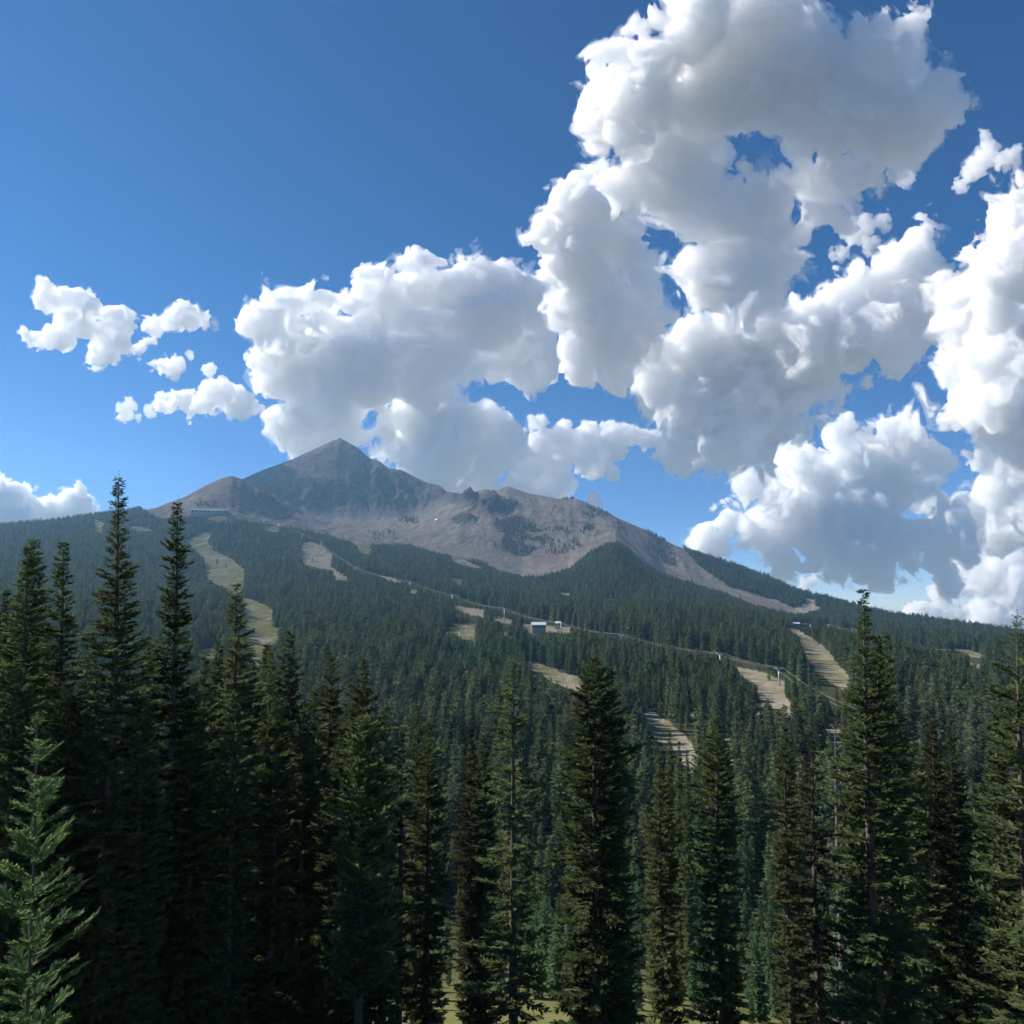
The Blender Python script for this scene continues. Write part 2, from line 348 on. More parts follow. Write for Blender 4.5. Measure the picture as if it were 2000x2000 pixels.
vi = np.arange(NR * NC).reshape(NR, NC)
quads = np.stack([vi[:-1, :-1], vi[:-1, 1:], vi[1:, 1:], vi[1:, :-1]], -1).reshape(-1, 4)[:, ::-1]
def terrain_mat(nt, N):
    at = N("Attribute", attribute_name="ground")
    sp = N("SeparateColor", inp={0: at.outputs["Color"]})
    geo = N("NewGeometry"); pos = geo.outputs["Position"]
    nb = N("TexNoise", inp={"Vector": pos, "Scale": .006, "Detail": 6.0, "Roughness": .6})
    nm = N("TexNoise", inp={"Vector": pos, "Scale": .035, "Detail": 8.0, "Roughness": .68})
    nf = N("TexNoise", inp={"Vector": pos, "Scale": .6, "Detail": 6.0, "Roughness": .7})
    st = N("VectorMath", operation="MULTIPLY", inp={0: pos, 1: (.03, .004, .006)})
    ns = N("TexNoise", inp={"Vector": st.outputs[0], "Scale": 1.0, "Detail": 7.0, "Roughness": .7, "Distortion": .6})
    f = lambda s, a, b: N("MapRange", inp={0: s, 1: a, 2: b}).outputs[0]
    scree = mixc(N, f(nb.outputs[0], .4, .62), rgb(.215, .160, .135), rgb(.235, .208, .175))
    scree = mixc(N, f(ns.outputs[0], .42, .66), scree, rgb(.30, .245, .205))
    scree = mixc(N, f(nm.outputs[0], .52, .72), scree, rgb(.12, .098, .085))
    rock_shade = mixc(N, f(nm.outputs[0], .35, .65), rgb(.055, .050, .052), rgb(.13, .115, .11))
    scree = mixc(N, at.outputs["Alpha"], scree, rock_shade)  # dark rock on the crags, painted shade on the peak face and bowl
    dry = mixc(N, f(nm.outputs[0], .35, .65), rgb(.36, .30, .225), rgb(.26, .22, .155))
    dry = mixc(N, f(nf.outputs[0], .45, .7), dry, rgb(.36, .31, .24))
    grass = mixc(N, f(nm.outputs[0], .4, .6), rgb(.13, .14, .05), rgb(.21, .20, .08))
    gm = N('Math', operation='ADD', inp={0: sp.outputs[2], 1: f(nm.outputs[0], .3, .7)}).outputs[0]
    run = mixc(N, f(gm, .55, 1.05), dry, grass)
    nq = N('TexNoise', inp={'Vector': pos, 'Scale': .16, 'Detail': 4.0, 'Roughness': .6})
    run = mixc(N, f(nq.outputs[0], .62, .70), run, rgb(.10, .12, .055))
    run = mixc(N, f(ns.outputs[0], .56, .64), run, rgb(.38, .33, .27))
    floor_ = mixc(N, f(nf.outputs[0], .4, .65), rgb(.045, .055, .026), rgb(.085, .085, .042))
    near = N("VectorMath", operation="LENGTH", inp={0: pos})
    floor_ = mixc(N, f(near.outputs["Value"], 160, 110), floor_, grass)
    c = mixc(N, sp.outputs[1], floor_, run)
    c = mixc(N, sp.outputs[0], c, scree)
    bs = N("MapRange", inp={0: near.outputs["Value"], 1: 20, 2: 2000, 3: .12, 4: 14.0})
    bump = N("Bump", inp={"Strength": .9, "Distance": bs.outputs[0], "Height": nm.outputs[0]})
    d = N("BsdfDiffuse", inp={"Color": c, "Roughness": .6, "Normal": bump.outputs[0]})
    return d.outputs[0]
M_TERR = nmat("mountain_ground", terrain_mat)
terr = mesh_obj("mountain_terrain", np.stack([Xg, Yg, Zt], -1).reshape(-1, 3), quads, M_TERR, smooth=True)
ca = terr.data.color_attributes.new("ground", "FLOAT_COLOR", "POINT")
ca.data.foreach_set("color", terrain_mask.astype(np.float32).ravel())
tag(terr, kind="structure")

def ground(az, r):
    """terrain height at bearing and distance"""
    az, r = np.asarray(az, float), np.asarray(r, float)
    i = np.clip(np.searchsorted(rows, r) - 1, 0, NR - 2); j = np.clip(np.searchsorted(azc, az) - 1, 0, NC - 2)
    a = np.clip((r - rows[i]) / (rows[i + 1] - rows[i]), 0, 1); b = np.clip((az - azc[j]) / (azc[j + 1] - azc[j]), 0, 1)
    return (Zt[i, j] * (1 - b) + Zt[i, j + 1] * b) * (1 - a) + (Zt[i + 1, j] * (1 - b) + Zt[i + 1, j + 1] * b) * a
def ground_xy(x, y): return float(ground(math.atan2(x, y), math.hypot(x, y)))
def hit(px, py, rmin=200.0):
    """where the view ray through a photo pixel meets the ground"""
    a, te = azel(px, py)
    r = np.arange(rmin, 3600, 1.5)
    g = ground(np.full(len(r), float(a)), r)
    k = np.nonzero(g >= r * te)[0]
    if not len(k):
        k = [int(np.argmax(g / r))]
    r = r[k[0]]
    return np.array([r * math.sin(a), r * math.cos(a), float(ground(a, r))])

# ---------------------------------------------------------------- conifers
def tube(path, rad, n=6):
    path = np.asarray(path, float); rad = np.asarray(rad, float)
    a = np.arange(n) * 2 * math.pi / n
    t = np.gradient(path, axis=0); t /= np.linalg.norm(t, axis=1, keepdims=True) + 1e-9
    ref = np.where(np.abs(t[:, 2:3]) > .9, np.array([[1., 0, 0]]), np.array([[0, 0, 1.]]))
    u = np.cross(t, ref); u /= np.linalg.norm(u, axis=1, keepdims=True); w = np.cross(t, u)
    v = path[:, None] + rad[:, None, None] * (np.cos(a)[None, :, None] * u[:, None] + np.sin(a)[None, :, None] * w[:, None])
    m = len(path)
    i = np.arange(m - 1)[:, None] * n; j = np.arange(n)[None]; k = (j + 1) % n
    q = np.stack([i + j, i + k, i + n + k, i + n + j], -1).reshape(-1, 4)
    return v.reshape(-1, 3), q

def conifer(H, R, seed, levels, per, spacing, tw, crown0=.06, power=.85, up=.55, down=-.28, gap=.0, rag=.25, fill=.5, tipw=.04, lean=(0, 0), round_top=0., limbs=True, tv=1.0, wid=.26, rb=None):
    """returns trunk (v, quads), crown (v, quads, tint): branches in loose whorls, each a spray of small twig faces"""
    g = np.random.default_rng(seed)
    B = levels * per
    t = np.repeat((np.arange(levels) + .5) / levels, per) + g.normal(0, .35 / levels, B)
    t = np.clip(t, 0, .995)
    lev = np.repeat(g.uniform(1 - rag, 1 + rag * .6, levels), per)
    side = g.uniform(0, 6.28, 3)
    az = np.tile(np.arange(per) * 2 * math.pi / per, levels) + np.repeat(g.uniform(0, 6.28, levels), per) + g.normal(0, .35, B)
    asym = 1 + .16 * np.sin(az + side[0]) + .12 * np.sin(2 * az + side[1] + t * 9)
    prof = np.clip((1 - t) / tv, 0, 1.22) ** power
    if round_top: prof = (1 - round_top) * prof + round_top * np.sqrt(np.clip(1 - t ** 2.2, 0, 1))
    L = (R * prof * lev * asym + tipw * R * 1.5) * g.uniform(.62, 1.12, B)
    if gap:
        k = g.uniform(0, 1, B) > gap * (t < .93)
        t, az, L, prof = t[k], az[k], L[k], prof[k]
        B = len(t)
    z0 = H * (crown0 + (1 - crown0) * t)
    slope = down + (up - down) * t ** 1.4 + g.normal(0, .10, B)
    curve = .22 * (1 - t) + g.normal(0, .06, B)
    dirx, diry = np.cos(az), np.sin(az)
    lx, ly = lean
    bx = lambda z: lx * (z / H) ** 1.5; by = lambda z: ly * (z / H) ** 1.5
    def bp(b, s):
        return np.stack([bx(z0[b]) + dirx[b] * L[b] * s, by(z0[b]) + diry[b] * L[b] * s, z0[b] + L[b] * (slope[b] * s + curve[b] * s * s)], -1)
    nt = np.maximum(2, (L / spacing)).astype(int)
    b = np.repeat(np.arange(B), nt * 2)
    k = np.concatenate([np.arange(n * 2) for n in nt])
    s = (k // 2 + g.uniform(.2, .9, len(k))) / nt[b]
    s = .12 + .88 * s
    sg = np.where(k % 2, 1., -1.)
    ang = sg * g.uniform(.45, 1.15, len(k))
    ln = tw * g.uniform(.6, 1.3, len(k)) * (.55 + .75 * np.sin(np.clip(s, 0, 1) * 2.6)) * np.clip(L[b] / (R * .40 + .1), .22, 1.15)
    # tip twigs and hanging inner twigs
    b2 = np.arange(B); b3 = g.integers(0, B, int(B * fill * 6))
    b = np.concatenate([b, b2, b3]); s = np.concatenate([s, np.full(B, .95), g.uniform(.03, .8, len(b3))])
    ang = np.concatenate([ang, g.normal(0, .15, B), g.uniform(-1.4, 1.4, len(b3))])
    ln = np.concatenate([ln, tw * g.uniform(.7, 1.2, B) * np.clip(L / (R * .4 + .1), .3, 1), tw * g.uniform(.6, 1.2, len(b3))])
    pz = np.concatenate([g.normal(-.06, .22, len(k)), g.normal(.12, .15, B), g.normal(-.45, .35, len(b3))])
    # leader
    p = bp(b, s)
    a = az[b] + ang
    sl = slope[b] + 2 * curve[b] * s + pz
    d = np.stack([np.cos(a), np.sin(a), sl], -1); d /= np.linalg.norm(d, axis=1, keepdims=True)
    e = np.stack([-np.sin(a), np.cos(a), g.normal(0, .45, len(a))], -1)
    e /= np.linalg.norm(e, axis=1, keepdims=True)
    wd = ln * g.uniform(wid * .75, wid * 1.3, len(ln))
    n = np.cross(d, e)
    mid = p + d * (ln * .5)[:, None] - n * (ln * g.uniform(-.05, .14, len(ln)))[:, None]
    v = np.stack([p, mid + e * wd[:, None], p + d * ln[:, None], mid - e * wd[:, None]], 1)
    tint = np.clip(g.beta(1.7, 2.2, len(b)) * .95 + .2 * (s > .8), 0, 1)
    nl = 10
    lt = np.linspace(.955, 1.01, nl); la = g.uniform(0, 6.28, nl)
    lz = H * lt; q0 = np.stack([bx(lz), by(lz), lz], -1)
    ld = np.stack([np.cos(la) * .5, np.sin(la) * .5, np.full(nl, .75)], -1); le = np.stack([-np.sin(la), np.cos(la), np.zeros(nl)], -1)
    ll = tw * .55
    lv = np.stack([q0, q0 + ld * ll * .5 + le * ll * .2, q0 + ld * ll, q0 + ld * ll * .5 - le * ll * .2], 1)
    v = np.concatenate([v, lv]); tint = np.concatenate([tint, np.full(nl, .35)])
    cv = v.reshape(-1, 3); cq = np.arange(len(cv)).reshape(-1, 4)
    # wood
    zz = np.concatenate([[-1.2], np.linspace(0, H * 1.0, 14)])
    rb = rb or .011 * H + .05
    tv, tq = tube(np.stack([bx(np.maximum(zz, 0)), by(np.maximum(zz, 0)), zz], -1), np.maximum(rb * (1 - np.maximum(zz, 0) / H) ** .8, .012) * np.where(zz < .3, 1.25, 1), 7)
    if limbs:
        V, Q, off = [tv], [tq], len(tv)
        for i in range(0, B):
            if L[i] < .5: continue
            pp = bp(np.full(4, i), np.linspace(0, .9, 4))
            a_, q_ = tube(pp, np.linspace(.012 * L[i] + .008, .006, 4), 3)
            V.append(a_); Q.append(q_ + off); off += len(a_)
        tv, tq = np.concatenate(V), np.concatenate(Q)
    return tv, tq, cv, cq, tint

def set_tint(o, tint, per=4):
    at = o.data.attributes.new("tint", "FLOAT", "FACE")
    at.data.foreach_set("value", np.asarray(tint, np.float32))

# ---------------------------------------------------------------- forest on the far side of the valley
rng = np.random.default_rng(11)
NCAND = 250000
az_f = rng.uniform(R_(-41), R_(41), NCAND)
r_f = np.sqrt(rng.uniform(92 ** 2, 2950 ** 2, NCAND))
z_f = ground(az_f, r_f)
P_f = np.stack([r_f * np.sin(az_f), r_f * np.cos(az_f), z_f], -1)
clump = fbm((P_f * (1, 1, 0) / 60).astype(np.float32), 3, seed=41)
hh_f = np.clip(rng.normal(15.0, 4.4, NCAND) + clump * 5, 6, 27) * np.interp(r_f, [0, 170, 230, 1400, 2000, 2500], [.4, .4, 1, 1., .92, .85])
hpx = hh_f / r_f * FPX
px_f, py_f = to_px(P_f)
jit = rng.normal(0, 1.4, (2, NCAND))
tl = np.interp(px_f, [a for a, b in TREELINE], [b for a, b in TREELINE])
def is_open(px, py):
    o = (py < np.interp(px, [a for a, b in TREELINE], [b for a, b in TREELINE])) & ~polym(px, py, RIDGEWOOD) & (r_f > 1400)
    for poly, g in RUNS: o |= polym(px, py, poly)
    return o
bad = np.zeros(NCAND, bool)
for t in np.linspace(0, 1, 8):
    bad |= is_open(px_f + jit[0], py_f + jit[1] - t * hpx)
sparse = np.zeros(NCAND)
for poly, dn in PATCHES: sparse = np.maximum(sparse, polym(px_f + jit[0] * 1.5, py_f + jit[1] * 1.5, poly) * dn)
pat = (sparse > 0) & (rng.uniform(0, 1, NCAND) < sparse) & (clump > -.35)
lone = (py_f > tl) & (rng.uniform(0, 1, NCAND) < .0015)          # single trees standing out on the open ground
hh_f = np.where(bad & pat, hh_f * .62, hh_f)
okf = (~bad & (rng.uniform(0, 1, NCAND) < np.interp(r_f, [170, 700, 1500, 2900], [1., .95, .62, .42]) * np.where(clump > -.45, 1, .45))) | pat | (bad & lone)
skyl = (r_f > np.interp(az_f, azc, ridge_r) + 60)
# the lifts run in a cleared line: trees in front of the rope are lower
trim = rng.uniform(.75, 1.12, NCAND)
LINE = np.array([(625,1059),(694,1108),(800,1137),(883,1163),(985,1190),(1096,1219),(1214,1242),(1408,1281),(1523,1310),(1690,1402)], float)
lc = np.interp(px_f, LINE[:, 0], LINE[:, 1]) + 5
cross = (px_f > 620) & (px_f < 1690) & (py_f > lc - 2) & (py_f - hpx * 1.02 < lc) & (r_f > 330)
hh_f = np.where(cross, hh_f * np.clip((py_f - lc) / hpx * trim, .0, 1), hh_f); okf &= ~(cross & (hh_f < .6)); hh_f = np.where(cross, np.maximum(hh_f, 3.0), hh_f)
LINE2 = np.array([(1554,1222),(1619,1222),(1666,1233),(1854,1275),(1945,1289)], float)
lc = np.interp(px_f, LINE2[:, 0], LINE2[:, 1]) + 4
cross = (px_f > 1550) & (px_f < 1945) & (py_f > lc - 2) & (py_f - hpx * 1.02 < lc) & (r_f > 500)
hh_f = np.where(cross, hh_f * np.clip((py_f - lc) / hpx * trim, .0, 1), hh_f); okf &= ~(cross & (hh_f < .6)); hh_f = np.where(cross, np.maximum(hh_f, 3.0), hh_f)
left_hidden = (az_f < azel(470, 940)[0]) & (r_f > 2620)
okf &= ~skyl & ~left_hidden & (r_f > 95)
P_f, hh_f, r_f, px_f, py_f, hpx, az_f = [a[okf] for a in (P_f, hh_f, r_f, px_f, py_f, hpx, az_f)]
print("forest", len(r_f), flush=True)

PROTO = []
for k in range(9):
    g = np.random.default_rng(500 + k)
    H = 15.0
    R = [1.55, 1.75, 1.95, 1.45, 2.1, 1.7, 2.3, 1.6, 1.85][k]
    tv, tq, cv, cq, tint = conifer(H, R, 500 + k, 22, 6, .55, .95, crown0=.05, power=[.75, .9, .8, .7, .65, 1., .8, .85, .6][k], rag=.35, fill=.25, gap=.08, limbs=False)
    PROTO.append((tv, tq, cv, cq, tint))
def forest_tree(k, link=True):
    tv, tq, cv, cq, tint = PROTO[k]
    mi = np.concatenate([np.ones(len(tq)), np.zeros(len(cq))])
    o = mesh_obj("conifer_tree", np.concatenate([tv, cv]), [np.concatenate([tq, cq + len(tv)])], ([M_FOREST, M_BARK], mi), link=link)
    set_tint(o, np.concatenate([np.zeros(len(tq)), tint]))
    return o
top_f = to_px(P_f + np.stack([0 * hh_f, 0 * hh_f, hh_f], -1))
vis = (px_f > 8) & (px_f < 1992) & (top_f[1] < 1470)
order = np.nonzero(vis)[0][np.argsort(r_f[vis])]
near_i = order[:250]
kind_f = rng.integers(0, 9, len(r_f))
proto_ob = []
for n_, i in enumerate(near_i):
    k = n_ if n_ < 9 else int(kind_f[i])
    if n_ < 9: o = forest_tree(k); proto_ob.append(o)
    else: o = proto_ob[k].copy(); COL.objects.link(o)
    o.location = P_f[i]; s = hh_f[i] / 15.0
    o.scale = (s * rng.uniform(.9, 1.15),) * 2 + (s,)
    o.rotation_euler = (rng.normal(0, .015), rng.normal(0, .015), rng.uniform(0, 6.28))
    x = px_f[i]
    lab = ("slim dark conifer of the valley forest just behind the tall trees on the left" if x < 600 else
           "slim dark conifer of the valley forest low in the middle of the view" if x < 1240 else
           "slim dark conifer of the valley forest beside the lowest gravel track" if x < 1500 else
           "slim dark conifer of the valley forest low in the right part of view")
    tag(o, lab, "tree", "conifers at the front edge of the valley forest " + ("left" if x < 600 else "middle" if x < 1240 else "by the track" if x < 1500 else "right"))
rest = np.setdiff1d(np.arange(len(r_f)), near_i)
fo = mesh_obj("forest", P_f[rest], np.zeros((0, 3), int), None)
fa = fo.data.attributes
def put(n, t, v):
    a = fa.new(n, t, "POINT")
    a.data.foreach_set("vector" if t == "FLOAT_VECTOR" else "value", np.asarray(v, np.int32 if t == "INT" else np.float32).ravel())
ss = hh_f[rest] / 15.0; ww = ss * rng.uniform(.85, 1.2, len(rest)) * np.interp(r_f[rest], [300, 2000], [1, 1.25])
put("size", "FLOAT_VECTOR", np.stack([ww, ww, ss], 1)); put("turn", "FLOAT_VECTOR", np.stack([rng.normal(0, .015, len(rest)), rng.normal(0, .015, len(rest)), rng.uniform(0, 6.28, len(rest))], 1)); put("sort", "INT", kind_f[rest])
ng = bpy.data.node_groups.new("forest_trees", "GeometryNodeTree")
ng.interface.new_socket("Geometry", in_out="INPUT", socket_type="NodeSocketGeometry"); ng.interface.new_socket("Geometry", in_out="OUTPUT", socket_type="NodeSocketGeometry")
gi, go = ng.nodes.new("NodeGroupInput"), ng.nodes.new("NodeGroupOutput")
jn = ng.nodes.new("GeometryNodeJoinGeometry"); ip = ng.nodes.new("GeometryNodeInstanceOnPoints")
for o in reversed(proto_ob):
    oi = ng.nodes.new("GeometryNodeObjectInfo"); oi.transform_space = "ORIGINAL"
    oi.inputs["Object"].default_value = o; oi.inputs["As Instance"].default_value = True
    ng.links.new(oi.outputs["Geometry"], jn.inputs[0])
def na(n, t):
    a = ng.nodes.new("GeometryNodeInputNamedAttribute"); a.data_type = t; a.inputs["Name"].default_value = n
    return a.outputs["Attribute"]
e2r = ng.nodes.new("FunctionNodeEulerToRotation")
ng.links.new(na("turn", "FLOAT_VECTOR"), e2r.inputs[0])
ip.inputs["Pick Instance"].default_value = True
for a, b in ((gi.outputs[0], ip.inputs["Points"]), (jn.outputs[0], ip.inputs["Instance"]), (na("sort", "INT"), ip.inputs["Instance Index"]), (e2r.outputs[0], ip.inputs["Rotation"]), (na("size", "FLOAT_VECTOR"), ip.inputs["Scale"]), (ip.outputs[0], go.inputs[0])):
    ng.links.new(a, b)
fo.modifiers.new("trees", "NODES").node_group = ng
tag(fo, kind="stuff")

# ---------------------------------------------------------------- haze
zlo = float(Zt.min()) - 1.5
def haze_box():
    a, b = 3850.0, float(Zt.max()) + 32
    v = [(x, y, z) for z in (zlo, b) for y in (-a, a) for x in (-a, a)]
    q = np.array([(0, 2, 3, 1), (4, 5, 7, 6), (0, 1, 5, 4), (2, 6, 7, 3), (0, 4, 6, 2), (1, 3, 7, 5)])
    m = bpy.data.materials.new("thin_air"); m.use_nodes = True
    nt = m.node_tree; nt.nodes.clear()
    o = nt.nodes.new("ShaderNodeOutputMaterial"); s = nt.nodes.new("ShaderNodeVolumePrincipled")
    s.inputs["Color"].default_value = HAZE_COL
    s.inputs["Density"].default_value = HAZE_DEN
    s.inputs["Anisotropy"].default_value = 0.3
    nt.links.new(s.outputs[0], o.inputs["Volume"])
    ob = mesh_obj("haze", v, q, m)
    tag(ob, kind="stuff")
HAZE_DEN, HAZE_COL = 0.8e-4, (.36, .68, 1.0, 1)
haze_box()

# ---------------------------------------------------------------- tall trees on the near slope
def empty(name, loc, rz=0):
    o = bpy.data.objects.new(name, None); COL.objects.link(o)
    o.location = loc; o.rotation_euler = (0, 0, rz); o.empty_display_size = .5
    return o
M_SETS = {"green": M_NEEDLE, "brown": M_BROWN, "young": M_YOUNG, "dead": M_DEAD}
def hero(px, py, r, wpx, label, style="spruce", seed=0, col="green"):
    a, te = azel(px, py)
    top = np.array([r * math.sin(a), r * math.cos(a), r * te])
    gz = ground_xy(top[0], top[1])
    H = top[2] - gz
    lx = .068 * H * (px - 1000) / 768
    bx, by = top[0] - lx, top[1]
    gz = ground_xy(bx, by); H = top[2] - gz
    R = wpx / 2 * r / FPX * 0.86
    k = dict(levels=int(H / .33), per=6, spacing=.06, tw=.29, wid=.17, crown0=.05, power=.86, rag=.34, fill=1.3, gap=.06, tv=min(1., max(.3, (1460 - py) / FPX * r / H)))
    k.update({"spruce": {}, "narrow": dict(power=.7, gap=.12, rag=.4), "ragged": dict(power=.75, rag=.6, gap=.25, levels=int(H / .45), per=5, tw=.29, up=.35),
              "spire": dict(power=1.7, rag=.3, tipw=.10), "broad": dict(power=.58, levels=int(H / .3), per=7, fill=1.1, gap=.02, rag=.28),
              "pine": dict(round_top=.75, power=.6, up=.8, down=.1, crown0=.2, tw=.3, levels=int(H / .33), per=7, rag=.4, fill=1.2), "sparse": dict(gap=.38, rag=.5, power=.7, fill=.4),
              "young": dict(spacing=.011, tw=.075, wid=.16, tv=.3, rb=.03, levels=int(H / .21), per=6, up=.75, down=.25, fill=.6, gap=.0, power=.7, crown0=.02, rag=.3),
              "snag": dict(gap=.45, rag=.6, fill=.0, spacing=.5, tw=.25, levels=int(H / .5), power=.6)}[style])
    tv, tq, cv, cq, tint = conifer(H, R, seed, lean=(lx, 0), **k)
    e = empty("snag" if style == "snag" else "conifer_tree", (bx, by, gz))
    mesh_obj("trunk", tv, tq, M_DEAD if style == "snag" else M_BARK, e, smooth=True)
    c = mesh_obj("dead_twigs" if style == "snag" else "crown", cv, cq, M_SETS[col], e)
    set_tint(c, tint)
    tag(e, label, "tree", "tall conifers on the near slope")
TREES = [
    (232, 933, 45, 165, "tallest spruce in view, broad and dark, its tip alone above the left ridge", "spruce"),
    (347, 980, 47, 112, "tall narrow spruce right of the tallest one, with gaps between its whorls", "narrow"),
    (124, 1058, 52, 112, "slim spruce between the tallest spruce and the pair at the left edge", "narrow"),
    (53, 1067, 50, 130, "dark spruce in front of the paler one near the left edge", "spruce"),
    (67, 1054, 57, 125, "paler blunt-topped spruce rising behind the dark one near the left edge", "broad"),
    (-22, 1046, 48, 120, "spruce cut off by the left edge of the view", "spruce"),
    (462, 1139, 55, 96, "slim spruce standing against the pale left ski run", "narrow"),
    (400, 1277, 50, 96, "short-tipped spruce left of the slim one against the ski run", "spruce"),
    (428, 1250, 62, 84, "dull spruce close behind and left of the slim one against the ski run", "spruce"),
    (489, 1264, 60, 84, "small spruce just right of the slim one, its tip over the bare ski run", "spruce"),
    (519, 1258, 68, 66, "thin twin-like spruce tip between the ski run and the reddish tipped spruce", "narrow"),
    (529, 1270, 64, 80, "spruce close beside the thin tip at the foot of the ski run", "spruce"),
    (565, 1231, 52, 108, "tall dark spruce at the right foot of the left ski run, faintly reddish tip", "spruce"),
    (645, 1270, 62, 80, "slender spruce standing alone right of the dark group", "narrow"),
    (614, 1345, 58, 76, "low slim spruce left of the slender lone one", "narrow"),
    (709, 1284, 55, 112, "bushy spruce rising behind the round-topped pine and grey pole", "spruce"),
    (709, 1402, 42, 125, "round-topped pine with pale green needles in front of the bushy spruce", "pine"),
    (754, 1382, 55, 78, "scraggly spruce with a rusty top right of the round-topped pine", "ragged"),
    (785, 1422, 60, 64, "small browning spruce right of the scraggly rusty-topped one", "ragged", "brown"),
    (814, 1376, 78, 56, "thin green spruce standing right of the small browning one", "narrow"),
    (836, 1410, 62, 66, "small pale spruce with wide low branches beside the thin green one", "spruce"),
    (919, 1418, 66, 54, "slim rusty-brown spruce left of the ragged middle spruce", "narrow", "brown"),
    (944, 1434, 60, 64, "low green spruce tucked against the ragged middle spruce", "spruce"),
    (1002, 1291, 48, 118, "ragged spruce in the middle with long uneven branches sticking out", "ragged"),
    (1160, 1284, 42, 145, "broad dense dark spruce right of the middle, widest crown in view", "broad"),
    (1188, 1300, 45, 66, "second tip grown against the right side of the broad dense spruce", "spruce"),
    (1308, 1430, 120, 26, "small dark spruce on the gravel track, tallest of the three there", "spruce"),
    (1326, 1447, 118, 24, "small dark spruce on the gravel track, middle of the three there", "spruce"),
    (1342, 1464, 116, 24, "small dark spruce on the gravel track, lowest of the three there", "spruce"),
    (1400, 1397, 60, 88, "dark shaggy spruce right of the lowest gravel track", "spruce"),
    (1288, 1470, 60, 60, "olive spruce cut by the bottom edge left of the gravel track", "spruce"),
    (1532, 1416, 74, 56, "neat narrow spruce below the lift tower on the gravel mound", "narrow"),
    (1586, 1443, 62, 70, "browning spruce left of the tall spire on the right", "ragged", "brown"),
    (1631, 1390, 66, 44, "bare grey dead snag just left of the tall spire on the right", "snag", "dead"),
    (1687, 1152, 42, 125, "tall spire-topped spruce on the right, its tip above the ridge", "spire"),
    (1714, 1243, 50, 56, "left tip of the two spruces hugging the tall spire", "narrow"),
    (1731, 1239, 52, 76, "right tip of the two spruces hugging the tall spire", "narrow"),
    (1786, 1447, 58, 74, "low dark spruce right below the tall spire's companions", "spruce"),
    (1822, 1406, 62, 56, "olive-brown slim spruce beside the yellow track at the right", "narrow", "brown"),
    (1857, 1426, 58, 66, "dark spruce right of the olive-brown slim one near the right edge", "spruce"),
    (1986, 1203, 48, 135, "large thinning spruce with a rusty bare top at the right edge", "sparse"),
    (1945, 1392, 62, 70, "olive spruce left of the large thinning one at the right edge", "spruce"),
    (72, 1404, 11, 125, "bright green young spruce sapling close by at the lower left corner", "young", "young"),
    (14, 1150, 64, 96, "spruce behind the dark pair at the left edge, lower than both", "spruce"),
    (98, 1235, 60, 84, "spruce filling the gap between the dark spruce and the slim one at left", "spruce"),
    (174, 1265, 58, 96, "half-hidden spruce left of the tallest one, lit on its left side", "spruce"),
    (290, 1240, 62, 86, "half-hidden spruce between the tallest one and the tall narrow one", "spruce"),
    (276, 1362, 44, 96, "low bushy spruce at the foot of the tallest one", "broad"),
    (376, 1330, 47, 96, "low bushy spruce at the foot of the tall narrow one", "broad"),
    (457, 1352, 46, 84, "low spruce in front of the slim one against the ski run", "spruce"),
    (540, 1345, 47, 84, "low spruce in front of the tall dark one at the ski run's foot", "spruce"),
    (592, 1385, 50, 70, "lowest spruce at the right end of the dark left group", "spruce"),
    (666, 1420, 48, 84, "low olive spruce left of the round-topped pine", "spruce"),
    (26, 1290, 43, 110, "low dark spruce above the sapling at the left edge", "broad"),
    (132, 1330, 45, 96, "low dark spruce right of the sapling", "broad"),
]
for i, t in enumerate(TREES):
    hero(*t[:5], style=t[5], col=t[6] if len(t) > 6 else "green", seed=900 + i)

